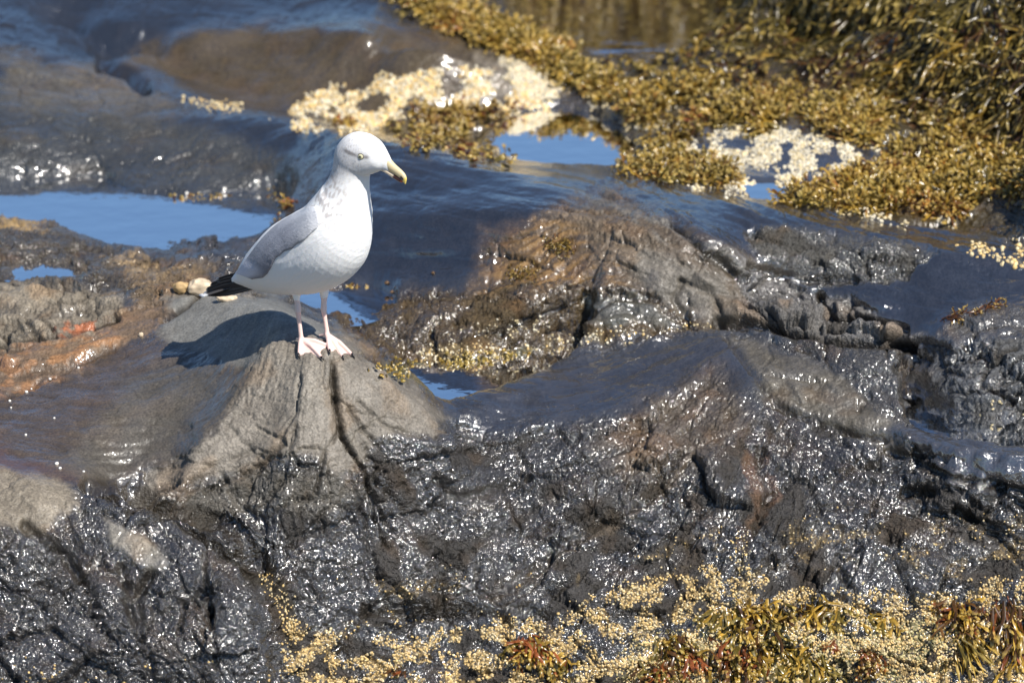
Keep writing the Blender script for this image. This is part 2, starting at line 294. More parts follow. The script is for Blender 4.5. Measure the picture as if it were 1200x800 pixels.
CRACKS = [
([(105,566),(160,575),(210,590),(250,613),(290,640),(320,668)], 7, .035),
([(130,575),(190,592),(240,625),(300,665)], 6, .03),
([(318,668),(335,710),(345,760)], 3, .01),
([(388,422),(394,470),(402,510),(425,548),(445,590),(462,622)], 2.4, .016),
([(402,500),(380,530),(370,575)], 2, .009), ([(425,548),(440,600),(455,640)], 2.5, .012), ([(410,480),(450,530),(480,580)], 2, .007), ([(350,440),(345,480),(320,530),(280,560)], 1.8, .005), ([(300,500),(330,515),(352,545)], 1.6, .005), ([(270,540),(300,525),(325,535)], 1.6, .005), ([(420,470),(455,500),(495,515)], 1.6, .005),
([(330,520),(300,550),(240,575)], 3, .006), ([(345,500),(330,560),(300,600)], 3, .006),
([(790,260),(812,275),(835,292),(862,320),(878,326)], 5, .014),
([(960,344),(963,362),(978,378),(1010,372),(1060,384)], 3.5, .018),
([(838,374),(900,378),(952,388),(985,396),(1067,406)], 4.5, .03),
([(908,472),(940,488),(975,500),(1005,506),(1035,512)], 4, .014),
([(797,328),(835,345),(846,372)], 2.5, .008), ([(800,330),(790,350),(800,366)], 2.5, .006),
([(617,562),(660,548),(700,535),(738,520)], 3, .009),
([(510,562),(540,580),(580,572),(620,562)], 4, .012),
([(500,690),(560,690),(600,682),(640,650),(700,612),(760,580),(795,530)], 7, .012),
([(890,528),(902,570),(893,600),(868,645)], 6, .01),
([(1040,525),(1080,545),(1120,560),(1160,568),(1200,576)], 4, .012), ([(1060,575),(1090,578)], 5, .015),
([(1120,598),(1160,622),(1190,650)], 3.5, .012), ([(950,590),(1000,592)], 4, .01), ([(1000,540),(1045,546)], 4,.012),
([(240,645),(242,700),(250,740),(253,780)], 3, .012), ([(140,662),(162,705),(165,745)], 5, .014),
([(210,740),(215,700),(240,690)], 3, .01), ([(30,610),(80,650),(110,700)], 5, .014), ([(175,670),(150,700),(160,730)], 5, .02),
([(522,660),(515,705),(525,722)], 4, .016), ([(560,665),(558,695),(600,710)], 3, .01), ([(440,560),(480,600),(500,640)], 3, .008),
([(640,620),(700,600),(760,610)], 3, .007), ([(430,715),(520,715),(620,712),(640,720)], 6, .016),
([(1130,398),(1160,420),(1150,450),(1185,470)], 3.5, .012), ([(1100,430),(1130,440),(1190,410)], 3, .01),
([(560,390),(620,375),(660,360)], 3, .01), ([(690,372),(720,350),(770,350)], 3, .008), ([(0,468),(60,440),(140,405)], 3, .006),
([(0,400),(70,390),(135,372)], 3.5, .01), ([(120,75),(150,85),(170,100)], 6, .03), ([(880,312),(940,325),(1000,326)], 4, .014),
([(190,372),(215,358),(232,345)], 3, .012), ([(900,460),(870,420),(850,392)], 3, .006),
([(870,640),(865,670),(880,690)], 3, .01), ([(980,660),(1000,690)], 3, .01), ([(90,500),(160,494),(220,498)], 2.5, .004), ([(10,530),(60,536),(100,534)], 2, .003),
]
CR = np.zeros((MH, MW)); CRW = np.zeros((MH, MW))
wob = fbm(np.stack([mu*.03, mv*.03, mu*0], -1), 1.0, 3)
for d, wd, dep in veins(CRACKS):
    k = np.exp(-((d+wob*6)/(wd*1.2*(1+.9*wob)))**2)
    CR = np.maximum(CR, k*dep*1.35)
# flow of the rock's grain (degrees in the photograph, clockwise from right)
FL = [(100,380,-22),(60,300,14),(0,340,10),(100,480,6),(200,440,-15),(300,450,-60),(345,440,-70),(380,480,85),(400,430,60),(330,560,-40),(220,565,-25),(250,620,40),(450,560,62),(500,540,50),(450,640,75),(350,650,70),
(480,480,50),(600,550,-15),(650,540,-25),(750,560,-38),(850,600,-62),(900,560,-85),(740,480,-30),(830,460,-55),(1000,560,20),(1100,600,22),(950,450,36),(1050,500,30),(900,330,28),(800,285,35),(700,260,25),(1000,380,20),(1150,430,-35),
(550,250,14),(480,220,10),(600,350,-15),(500,400,-10),(700,360,-25),(760,355,30),(100,150,12),(250,190,-20),(300,60,8),(100,40,14),(400,90,-50),(540,90,-55),(100,700,40),(200,700,50),(300,720,65),(500,740,0),(800,740,-10),(1100,720,15),(1000,650,-60),(620,640,-30),
(660,300,-60),(780,420,-20),(560,470,12),(1100,300,12),(950,290,15),(900,100,10),(700,60,0),(20,620,30),(600,450,8)]
FL = np.array(FL, float); s4 = 4
fu, fv = np.meshgrid(MU0+np.arange(0, MW, s4)*MS, MV0+np.arange(0, MH, s4)*MS)
a2 = np.radians(FL[:, 2]*2); wsum = 0; c_ = 0; s_ = 0
for (pu, pv, _), a_ in zip(FL, a2):
    wt = 1/(((fu-pu)**2+(fv-pv)**2)/3600+1)**2; wsum = wsum+wt; c_ = c_+wt*np.cos(a_); s_ = s_+wt*np.sin(a_)
ANG = np.stack([c_, s_], -1)/np.hypot(c_, s_)[..., None]

NS = fbm(BASE, 9, 3)                      # warps region edges
NS2 = fbm(BASE+3.3, 9, 3)
NF = fbm(BASE+7.7, 60, 3); wu = GU+NS*26+NF*9; wv = GV+NS2*14+NF*6
def samp(img, u, v, s=1): return bil(img, (u-MU0)/MS/s, (v-MV0)/MS/s)
F6 = samp(FM, wu, wv); WET = F6[..., 3]; REL = F6[..., 4]; GRA = F6[..., 5]; BC = F6[..., :3]
CRK = samp(CR, GU+NS*3, GV+NS2*2)
ANGG = samp(ANG, GU, GV, s4)
th = .5*np.arctan2(ANGG[..., 1], ANGG[..., 0])
# the same directions in grid cells (full Jacobian of the smoothed grid)
SU, SV = blur(GU, 6), blur(GV, 6)
Ui, Vi = np.gradient(SU, axis=1), np.gradient(SV, axis=1)
Uj, Vj = np.gradient(SU, axis=0), np.gradient(SV, axis=0)
Vj = np.where(np.abs(Vj) < .25, -.25, Vj)
det = Ui*Vj-Uj*Vi; det = np.where(np.abs(det) < .15, .15*np.where(det < 0, -1, 1), det)
di = (np.cos(th)*Vj-np.sin(th)*Uj)/det; dj = (-np.cos(th)*Vi+np.sin(th)*Ui)/det
_m = np.sqrt(di**2+dj**2)+1e-6; di /= _m; dj /= _m
def lic(src, L, step=1.0):
    ii, jj = np.meshgrid(np.arange(NU, dtype=np.float32), np.arange(NV, dtype=np.float32))
    acc = src.copy(); n = 1
    for sgn in (1, -1):
        a = ii.copy(); b = jj.copy()
        pdi = di; pdj = dj
        la, lb = di*sgn, dj*sgn
        for k in range(L):
            a = a+la*step; b = b+lb*step
            ai = np.clip(a.astype(np.int32), 0, NU-1); bi = np.clip(b.astype(np.int32), 0, NV-1)
            acc += src[bi, ai]; n += 1
            na, nb = di[bi, ai], dj[bi, ai]
            s = np.where(na*la+nb*lb < 0, -1, 1); la, lb = na*s, nb*s
    return acc/n
n_f = perlin(BASE[..., 0]*160, BASE[..., 1]*90, BASE[..., 2]*160).astype(np.float32)
n_m = perlin(BASE[..., 0]*60, BASE[..., 1]*32, BASE[..., 2]*60).astype(np.float32)
n_c = perlin(BASE[..., 0]*26, BASE[..., 1]*13, BASE[..., 2]*26).astype(np.float32)
Lf = lic(n_f, 9); Lm = lic(n_m, 18, 1.3); Lc = lic(n_c, 26, 2.0)
nrm = lambda a: a/(a.std()+1e-9)
Lf, Lm, Lc = nrm(Lf), nrm(Lm), nrm(Lc)
rid = lambda a: 1-np.minimum(np.abs(a), 1)*1.0      # ridge at zero crossings
big = fbm(BASE, 5, 3); mid = fbm(BASE+9, 16, 3); fine = fbm(BASE+5, 55, 3); micro = fbm(BASE+2, 170, 2)
patch = smooth(-.15, .25, fbm(BASE+21, 7, 2))
disp = REL*(.012*big+.007*mid+.0036*fine+.0013*micro+.0012*micro*patch)
disp += GRA*(.0036*np.clip(Lc, -2.2, 1.4)+.0020*np.clip(Lm, -2.2, 1.3)+.0008*Lf)*(.45+.75*patch)
pits = smooth(.72, .98, rid(Lc*.9+.4*mid))*smooth(-.1, .5, patch-.2)
disp -= REL*GRA*.009*pits
pits2 = smooth(.8, .99, rid(Lm*.8+.5*fine))
disp -= REL*GRA*.003*pits2
# hairline fractures that follow the grain
hl1 = smooth(.10, .0, np.abs(Lc*.9+.5*mid+.25))*smooth(-.2, .5, fbm(BASE+61, 9, 2)+.15)
hl2 = smooth(.13, .0, np.abs(Lm*.9+.4*fine-.3))*smooth(-.1, .5, fbm(BASE+71, 14, 2)+.1)
disp -= np.clip(GRA*1.3, 0, 1)*(.0065*hl1*np.clip(REL+.1, .25, 1)+.0028*hl2*np.clip(REL+.2, .35, 1))
# blocky fractures on rough foreground rock
vor = np.abs(perlin(BASE[..., 0]*14+mid*1.2, BASE[..., 1]*9+fine, BASE[..., 2]*14))
fr = 1-smooth(.0, .035, vor); disp -= fr*.007*smooth(.6, 1.0, REL)*smooth(500, 560, GV)
rmask = (REL > .45) & (GV > -20) & (GV < 830) & (GU > -40) & (GU < 1240)
def worley(p, seed):
    i0 = np.floor(p).astype(np.int32); f0 = p-i0; F1 = np.full(len(p), 9., np.float32); F2 = F1.copy(); H1 = np.zeros(len(p), np.int32); D1 = np.zeros_like(p)
    RT = np.random.default_rng(seed).random((4096, 3)).astype(np.float32)
    for a in (-1, 0, 1):
        for b in (-1, 0, 1):
            for c in (-1, 0, 1):
                h = ((i0[:, 0]+a)*73856093 ^ (i0[:, 1]+b)*19349663 ^ (i0[:, 2]+c)*83492791) & 4095
                d = np.array([a, b, c], np.float32)+RT[h]-f0; q = (d*d).sum(1)
                nw = q < F1; F2 = np.where(nw, F1, np.minimum(F2, q)); H1 = np.where(nw, h, H1); D1 = np.where(nw[:, None], d, D1); F1 = np.where(nw, q, F1)
    return np.sqrt(F1), np.sqrt(F2), H1, D1
pm = BASE[rmask].astype(np.float32); wrp = np.stack([mid[rmask], NS[rmask], fine[rmask]], -1)*.012
RELm = REL[rmask]; add_ = np.zeros(len(pm))
for (sc_, tilt, crk, seed_) in ((9., .12, .0085, 1), (30., .10, .0028, 2), (135., .115, .0005, 3)):
    # cells stretched along x/y a little so blocks read as slabs
    F1, F2, H1, D1 = worley((pm+wrp*(13/sc_)**.5+seed_)*sc_*np.array([.8, .7, 1.25], np.float32), seed_)
    G3 = np.random.default_rng(seed_+50).normal(0, 1, (4096, 3)).astype(np.float32)
    if seed_ == 3: tilt = tilt*np.clip(.35+.9*patch[rmask]+.5*smooth(450, 150, GU[rmask]), .3, 1.25)
    add_ += ((D1*G3[H1]).sum(1)/sc_*tilt+(np.random.default_rng(seed_+9).normal(0, 1, 4096)[H1]/sc_*.025))-crk*(1-smooth(.0, .10, F2-F1))
disp[rmask] += add_*np.clip((RELm-.35)*1.6, 0, 1.2)
disp -= CRK
for poly, lev, dep in POOLS:
    d_ = sdf_pts(GU, GV, poly); disp *= 1-.7*smooth(-2, 10, d_)
N0 = grid_normals(BASE)
if N0[..., 2].mean() < 0: N0 = -N0
POS = BASE+N0*disp[..., None]
# sink the far rows a little and end cleanly
PU, PV, PD = proj(POS)
NG = grid_normals(POS)
if NG[..., 2].mean() < 0: NG = -NG

# ---- albedo
col = BC.copy()
lum = (1+.30*mid+.22*fine+.16*Lm*GRA*.5+.14*Lc*GRA*.5+.15*big)[..., None]
col *= np.clip(lum, .35, 1.9)
brown = smooth(.05, .4, fbm(BASE+31, 11, 3)+.25*Lc*.3)[..., None]*(.55*smooth(0, 1, REL))[..., None]
col = col*(1-brown)+col*np.array([1.35, .98, .62])*brown
# orange lichen / iron stain in the left strata
def blob(poly, fe): return samp(smooth(-fe, fe, poly_sdf(poly)), wu, wv)[..., None]
m = blob([(-100,420),(40,402),(110,385),(150,395),(110,425),(40,458),(-100,500)], 8)*smooth(-.1, .3, fbm(BASE+41, 30, 3)+.1*Lm)[..., None]
col = col*(1-m*.8)+np.array([.30, .15, .065])*m*.8
m = blob([(52,383),(80,375),(110,365),(108,372),(85,382),(60,386)], 2); col = col*(1-m)+np.array([.36, .12, .05])*m
m = blob([(120,290),(170,300),(225,320),(200,335),(140,315)], 8)*smooth(0, .3, fine+mid)[..., None]; col = col*(1-m)+np.array([.36, .25, .13])*m
m = blob([(0,258),(45,264),(60,272),(0,270)], 4); col = col*(1-m)+np.array([.5, .33, .13])*m
# moss-brown algae threads on the main slab and hollow
m = blob([(560,345),(600,290),(640,250),(700,280),(720,330),(640,345)], 14)*smooth(.4, 1.2, np.abs(Lm)+.4*fine)[..., None]*.8; col = col*(1-m)+np.array([.24, .14, .05])*m
m = blob([(440,150),(470,168),(600,192),(800,262),(905,318),(880,330),(780,280),(640,215),(480,182)], 5)*.55*smooth(-.6, .6, Lm)[..., None]; col = col*(1-m)+np.array([.15, .15, .14])*m
m = blob([(880,528),(905,530),(912,570),(900,605),(870,650),(862,640),(885,590)], 5)*.8; col = col*(1-m)+np.array([.14, .08, .045])*m
m = blob([(640,650),(700,606),(760,570),(790,530),(800,545),(770,590),(705,625),(650,665),(610,690),(560,698),(560,690)], 5)*.75; col = col*(1-m)+np.array([.10, .075, .05])*m
# near-black brown mixed into cracks, hairlines and pits
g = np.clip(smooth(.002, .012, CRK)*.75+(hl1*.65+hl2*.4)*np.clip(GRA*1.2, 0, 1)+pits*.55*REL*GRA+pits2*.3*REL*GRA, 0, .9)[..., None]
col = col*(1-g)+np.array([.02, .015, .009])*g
# pale bases that barnacles leave on the rock
YEL, CRE, WHI, GRN = np.array([.66, .46, .19]), np.array([.64, .52, .30]), np.array([.66, .59, .44]), np.array([.50, .43, .2])
BEDS = [ # outline, count, edge, noise threshold, radius lo-hi, colours, name of the place
([(318,150),(322,128),(350,122),(365,98),(400,100),(425,112),(440,92),(470,84),(520,80),(570,82),(600,96),(640,110),(640,126),(590,134),(520,134),(460,138),(440,152),(400,152)], 3600, 6, -.03, .003, .0058, (YEL, CRE, WHI), 'cream barnacle in the thick crust at the foot of the blurred brown boulder'),
([(205,112),(240,116),(285,122),(280,130),(230,124)], 90, 4, None, .003, .005, (YEL, CRE), 'cream barnacle in the thick crust at the foot of the blurred brown boulder'),
([(585,62),(625,70),(660,100),(650,115),(620,118),(600,95)], 1100, 6, -.25, .0025, .0045, (WHI, CRE), 'cream barnacle in the thick crust at the foot of the blurred brown boulder'),
([(800,170),(850,150),(920,138),(960,142),(1010,170),(1070,190),(1090,215),(1020,226),(900,222),(820,222),(790,200)], 3600, 9, -.06, .0028, .0055, (WHI, WHI, CRE), 'off-white barnacle among the golden weed of the far mat'),
([(940,232),(1000,228),(1060,240),(1120,240),(1125,262),(1060,262),(1000,250)], 380, 8, .0, .0032, .0055, (CRE, WHI), 'off-white barnacle among the golden weed of the far mat'),
([(690,125),(760,122),(800,130),(800,150),(740,150)], 200, 8, .05, .003, .005, (CRE, WHI), 'off-white barnacle among the golden weed of the far mat'),
([(1120,288),(1160,282),(1350,292),(1350,318),(1190,312),(1150,302)], 420, 4, -.1, .0035, .006, (CRE, YEL), 'cream barnacle on the rounded rock at the right edge'),
([(425,432),(470,426),(500,405),(560,398),(600,408),(660,392),(720,384),(760,390),(830,376),(838,386),(760,400),(700,402),(640,412),(560,424),(470,436)], 330, 4, -.05, .0018, .0036, (CRE, WHI, YEL), 'small cream barnacle along the wet crack behind the pale knoll'),
([(500,400),(560,380),(640,372),(640,392),(560,400)], 60, 8, .1, .0015, .0028, (WHI, CRE), 'small cream barnacle along the wet crack behind the pale knoll'),
([(335,712),(352,735),(420,742),(500,745),(560,730),(615,712),(650,722),(640,742),(690,700),(720,690),(790,668),(870,662),(910,684),(960,692),(1050,694),(1085,702),(1110,690),(1200,668),(1350,680),(1350,860),(330,860)], 17000, 8, -.04, .0016, .0033, (YEL, YEL, CRE), 'yellow barnacle in the crust along the bottom of the ledge'),
([(740,750),(900,725),(1100,720),(1130,860),(700,860)], 6500, 12, -.12, .0016, .003, (GRN, CRE, YEL), 'yellow barnacle in the crust along the bottom of the ledge'),
([(300,668),(318,672),(342,700),(350,740),(338,760),(325,715)], 130, 4, None, .0016, .003, (YEL, CRE), 'yellow barnacle in the crust along the bottom of the ledge'),
([(400,680),(470,670),(700,660),(850,610),(1100,600),(1350,600),(1350,680),(1100,700),(850,660),(600,710),(400,740)], 330, 14, .12, .0016, .003, (YEL, CRE), 'yellow barnacle scattered on the dark rock above the crust'),
([(860,620),(880,625),(876,660),(858,655)], 40, 4, None, .0016, .0028, (CRE, YEL), 'yellow barnacle scattered on the dark rock above the crust'),
([(1130,470),(1200,470),(1350,470),(1350,486),(1150,484)], 60, 4, .0, .002, .004, (CRE,), 'cream barnacle at the brown pool by the right edge'),
([(0,760),(90,790),(250,775),(330,790),(330,860),(0,860)], 130, 10, .1, .0017, .003, (YEL,), 'yellow barnacle in the crust along the bottom of the ledge'),
]
for bi_, (poly, n_, edge, thr, r0, r1, cols, place) in enumerate(BEDS):
    if n_ < 300: continue
    d_ = sdf_pts(PU, PV, poly); k_ = smooth(-edge*.3, edge*1.5, d_)
    kk = k_ > .01
    t_ = thr if thr is not None else -.3
    k_[kk] *= smooth(t_-.02, t_+.14, fbm(np.stack([PU[kk]*.035, PV[kk]*.035*1.3, PU[kk]*0+bi_*3.1], -1), 1.0, 3))*smooth(-.35, .25, perlin(BASE[kk][:, 0]*170, BASE[kk][:, 1]*120, BASE[kk][:, 2]*170))
    m = (k_*(.85 if n_ > 600 else .3))[..., None]; col = col*(1-m)+(cols[0]*.62)*m
# granular pale/dark speckle of the wet foreground rock
spk = smooth(.25, .6, perlin(BASE[..., 0]*300, BASE[..., 1]*180, BASE[..., 2]*300))
col *= (1+.5*spk*smooth(.5, 1, REL))[..., None]
col = np.clip(col, .006, .8)
WET = WET-.62*smooth(.9, 1.0, REL)*smooth(-.05, .3, fbm(BASE+81, 8, 3)+.25*Lc*.4)*smooth(200, 420, GU+ (GV-600)*.3)
WETV = np.clip(WET+.35*mid-.1*Lc*GRA*.5, .02, 1)

def link_mesh(name, verts, faces, mats, parent=None, smooth_=True, mat_idx=None):
    me = bpy.data.meshes.new(name); me.from_pydata([tuple(map(float, v)) for v in verts], [], faces)
    for m_ in (mats if isinstance(mats, (list, tuple)) else [mats]): me.materials.append(m_)
    if mat_idx is not None: me.polygons.foreach_set('material_index', mat_idx)
    if smooth_: me.polygons.foreach_set('use_smooth', [True]*len(me.polygons))
    me.update()
    o = bpy.data.objects.new(name, me); COL.objects.link(o)
    if parent: o.parent = parent
    return o
def fast_mesh(name, V, Q, mat, colors=None, floats=None, smooth_=True, parent=None):
    V = np.ascontiguousarray(V, np.float32); Q = np.ascontiguousarray(Q, np.int32); k = Q.shape[1]
    me = bpy.data.meshes.new(name)
    me.vertices.add(len(V)); me.vertices.foreach_set('co', V.ravel())
    me.loops.add(Q.size); me.loops.foreach_set('vertex_index', Q.ravel())
    me.polygons.add(len(Q)); me.polygons.foreach_set('loop_start', np.arange(0, Q.size, k, dtype=np.int32))
    if smooth_: me.polygons.foreach_set('use_smooth', np.ones(len(Q), bool))
    if colors is not None:
        a = me.attributes.new('Col', 'FLOAT_COLOR', 'POINT')
        a.data.foreach_set('color', np.concatenate([colors, np.ones((len(V), 1))], 1).astype(np.float32).ravel())
    for nme, arr in (floats or {}).items():
        a = me.attributes.new(nme, 'FLOAT', 'POINT'); a.data.foreach_set('value', np.asarray(arr, np.float32).ravel())
    me.materials.append(mat); me.update(calc_edges=True)
    o = bpy.data.objects.new(name, me); COL.objects.link(o)
    if parent: o.parent = parent
    return o
def tag(o, label=None, cat=None, group=None, kind=None):
    for k_, v_ in (('label', label), ('category', cat), ('group', group), ('kind', kind)):
        if v_: o[k_] = v_
    return o

# ------------------------------------------------------------------ materials
def new_mat(name):
    m_ = bpy.data.materials.new(name); m_.use_nodes = True; n = m_.node_tree.nodes; b = n['Principled BSDF']
    return m_, n, m_.node_tree.links, b
def rock_material():
    m_, n, l, b = new_mat('wet schist')
    a = n.new('ShaderNodeAttribute'); a.attribute_name = 'Col'; wt = n.new('ShaderNodeAttribute'); wt.attribute_name = 'wet'
    rg = n.new('ShaderNodeAttribute'); rg.attribute_name = 'rel'
    tc = n.new('ShaderNodeTexCoord')
    n1 = n.new('ShaderNodeTexNoise'); n1.inputs['Scale'].default_value = 230; n1.inputs['Detail'].default_value = 3; n1.inputs['Roughness'].default_value = .65
    n2 = n.new('ShaderNodeTexNoise'); n2.inputs['Scale'].default_value = 75; n2.inputs['Detail'].default_value = 3
    l.new(tc.outputs['Object'], n1.inputs['Vector']); l.new(tc.outputs['Object'], n2.inputs['Vector'])
    mix = n.new('ShaderNodeMix'); mix.data_type = 'RGBA'; mix.blend_type = 'MULTIPLY'; mix.inputs[0].default_value = 1
    mr0 = n.new('ShaderNodeMapRange'); mr0.inputs[1].default_value = .3; mr0.inputs[2].default_value = .7; mr0.inputs[3].default_value = .6; mr0.inputs[4].default_value = 1.4
    l.new(n1.outputs[0], mr0.inputs[0]); l.new(a.outputs['Color'], mix.inputs[6]); l.new(mr0.outputs[0], mix.inputs[7]); l.new(mix.outputs[2], b.inputs['Base Color'])
    mr = n.new('ShaderNodeMapRange'); mr.inputs[3].default_value = .6; mr.inputs[4].default_value = .09
    add = n.new('ShaderNodeMath'); add.operation = 'MULTIPLY_ADD'; add.inputs[1].default_value = .5; 
    sub = n.new('ShaderNodeMath'); sub.operation = 'SUBTRACT'; sub.inputs[1].default_value = .25
    l.new(wt.outputs['Fac'], sub.inputs[0]); l.new(n2.outputs[0], add.inputs[0]); l.new(sub.outputs[0], add.inputs[2]); l.new(add.outputs[0], mr.inputs[0]); l.new(mr.outputs[0], b.inputs['Roughness'])
    b.inputs['IOR'].default_value = 1.5; b.inputs['Specular IOR Level'].default_value = .4
    cw = n.new('ShaderNodeMapRange'); cw.inputs[1].default_value = .3; cw.inputs[2].default_value = .75; cw.inputs[4].default_value = 1.
    l.new(wt.outputs['Fac'], cw.inputs[0]); l.new(cw.outputs[0], b.inputs['Coat Weight']); ci = n.new('ShaderNodeMapRange'); ci.inputs[1].default_value = .48; ci.inputs[2].default_value = .95; ci.inputs[3].default_value = 2.15; ci.inputs[4].default_value = 1.78; l.new(rg.outputs['Fac'], ci.inputs[0]); l.new(ci.outputs[0], b.inputs['Coat IOR'])
    crr = n.new('ShaderNodeMapRange'); crr.inputs[1].default_value = .35; crr.inputs[2].default_value = .65; crr.inputs[3].default_value = .07; crr.inputs[4].default_value = .16
    n3 = n.new('ShaderNodeTexNoise'); n3.inputs['Scale'].default_value = 30; n3.inputs['Detail'].default_value = 4; l.new(tc.outputs['Object'], n3.inputs['Vector']); l.new(n3.outputs[0], crr.inputs[0]); l.new(crr.outputs[0], b.inputs['Coat Roughness'])
    bs = n.new('ShaderNodeMath'); bs.operation = 'MULTIPLY_ADD'; bs.inputs[1].default_value = .95; bs.inputs[2].default_value = .05
    sq = n.new('ShaderNodeMath'); sq.operation = 'POWER'; sq.inputs[1].default_value = 1.7; l.new(rg.outputs['Fac'], sq.inputs[0]); l.new(sq.outputs[0], bs.inputs[0])
    bp = n.new('ShaderNodeBump'); bp.inputs['Distance'].default_value = .005; l.new(n1.outputs[0], bp.inputs['Height']); l.new(bs.outputs[0], bp.inputs['Strength'])
    bp2 = n.new('ShaderNodeBump'); bp2.inputs['Distance'].default_value = .012; l.new(n2.outputs[0], bp2.inputs['Height']); l.new(bs.outputs[0], bp2.inputs['Strength']); l.new(bp2.outputs[0], bp.inputs['Normal'])
    l.new(bp.outputs[0], b.inputs['Normal']); 
    n4 = n.new('ShaderNodeTexNoise'); n4.inputs['Scale'].default_value = 150; n4.inputs['Detail'].default_value = 1.5; l.new(tc.outputs['Object'], n4.inputs['Vector'])
    bp4 = n.new('ShaderNodeBump'); bp4.inputs['Distance'].default_value = .0045; l.new(n4.outputs[0], bp4.inputs['Height']); l.new(bs.outputs[0], bp4.inputs['Strength']); l.new(bp4.outputs[0], b.inputs['Coat Normal'])
    return m_
M_ROCK = rock_material()

idx = np.arange(NU*NV).reshape(NV, NU)
quads = np.stack([idx[:-1, :-1], idx[:-1, 1:], idx[1:, 1:], idx[1:, :-1]], -1).reshape(-1, 4)
rock = fast_mesh('rock_ledge', POS.reshape(-1, 3), quads, M_ROCK, col.reshape(-1, 3), {'wet': WETV, 'rel': REL})
tag(rock, 'dark wet folded bedrock ledge', kind='structure')

# ------------------------------------------------------------------ pixel -> point of the finished ledge
fp = POS.reshape(-1, 3); fn = NG.reshape(-1, 3)
pu_, pv_, pd_ = PU.ravel(), PV.ravel(), PD.ravel()
BS = 2.0; BU0, BV0, BW, BH = -160, -260, 760, 600
ok = (pu_ > BU0) & (pu_ < BU0+BW*BS) & (pv_ > BV0) & (pv_ < BV0+BH*BS)
ids = np.nonzero(ok)[0]; ids = ids[np.argsort(-pd_[ids])]
LOOK = np.full((BH, BW), -1, np.int64)
LOOK[((pv_[ids]-BV0)/BS).astype(int), ((pu_[ids]-BU0)/BS).astype(int)] = ids
for _ in range(4):
    for ax, sh in ((0, 1), (0, -1), (1, 1), (1, -1)):
        r_ = np.roll(LOOK, sh, ax); LOOK = np.where(LOOK < 0, r_, LOOK)
def surf(u, v):
    i = LOOK[int(np.clip((v-BV0)/BS, 0, BH-1)), int(np.clip((u-BU0)/BS, 0, BW-1))]
    return fp[i].copy(), fn[i].copy()

# ------------------------------------------------------------------ tide pools
def water_material(name='pool water', rip=.05, stretch=1.):
    m_, n, l, b = new_mat(name); n.remove(b); out = n['Material Output']
    tr = n.new('ShaderNodeBsdfTransparent'); tr.inputs[0].default_value = (.80, .78, .62, 1)
    gl = n.new('ShaderNodeBsdfGlossy'); gl.inputs[0].default_value = (1, 1, 1, 1); gl.inputs['Roughness'].default_value = .02
    fr = n.new('ShaderNodeFresnel'); fr.inputs['IOR'].default_value = 2.1
    tc = n.new('ShaderNodeTexCoord'); nz = n.new('ShaderNodeTexNoise'); nz.inputs['Scale'].default_value = 14; nz.inputs['Detail'].default_value = 3
    mp = n.new('ShaderNodeMapping'); mp.inputs['Scale'].default_value = (1/stretch, 1, 1); l.new(tc.outputs['Object'], mp.inputs[0]); l.new(mp.outputs[0], nz.inputs['Vector'])
    bp = n.new('ShaderNodeBump'); bp.inputs['Strength'].default_value = rip; bp.inputs['Distance'].default_value = .02
    l.new(nz.outputs[0], bp.inputs['Height']); l.new(bp.outputs[0], gl.inputs['Normal']); l.new(bp.outputs[0], fr.inputs['Normal'])
    mx = n.new('ShaderNodeMixShader'); l.new(fr.outputs[0], mx.inputs[0]); l.new(tr.outputs[0], mx.inputs[1]); l.new(gl.outputs[0], mx.inputs[2]); l.new(mx.outputs[0], out.inputs[0])
    return m_
M_WATER = water_material(); M_RIP = water_material('rippled water', .32, 3.)
def pool(name, poly, z, mat=None):
    pts = [at_z(u, v, z) for u, v in poly]
    return tag(link_mesh(name, pts, [list(range(len(pts)))], mat or M_WATER, smooth_=False), kind='structure')
for poly, lev, dep in POOLS:
    c = np.mean(poly, 0); out = []
    n_ = len(poly)
    for i in range(n_):
        a, b, c2 = (np.array(poly[(i+k) % n_], float) for k in (-1, 0, 1))
        e1 = b-a; e2 = c2-b; n1 = np.array([e1[1], -e1[0]])/np.linalg.norm(e1); n2 = np.array([e2[1], -e2[0]])/np.linalg.norm(e2); nn = n1+n2; nn /= max(np.linalg.norm(nn), .6)
        out.append(b+nn*13)
    pool('tide_pool', out, lev, M_RIP if lev == -.075 else None)
# ------------------------------------------------------------------ gull
HEAD = R(33)
hv = np.array([math.cos(HEAD), -math.sin(HEAD), 0]); Lv = np.array([math.sin(HEAD), math.cos(HEAD), 0])
f1, _ = surf(353, 405); f2, _ = surf(381, 398)
OB = (f1+f2)/2
def P(u, v, off=0.):
    d = rays(u, v); o = OB+off*Lv; t_ = ((o-CAM)@Lv)/(d@Lv); return CAM+d*t_
LP = np.array([Lv@RIGHT, -(Lv@UP)])*FPX/DIST
RG = [ # top u,v  bottom u,v  half width
(264,327,266,333,.008),(283,313,288,335,.030),(300,288,307,341,.054),(322,263,336,345,.068),(345,249,372,343,.076),(362,239,404,330,.077),(372,228,424,307,.071),(381,216,431,274,.057),(388,205,430,242,.043),(392,194,430,220,.0355),
(393.5,183,432,206.5,.033),(396.5,170,436,204.5,.034),(406,158.7,442,202,.033),(417.5,154.7,446,200.3,.030),(430,157,448.5,199.6,.026),(441,163.7,450,199.6,.0205),(449,172.7,451.5,200,.0145),(455,182.3,453.5,200.8,.0098),(459,188.7,456.5,203,.006)]
RG = np.array(RG, float)
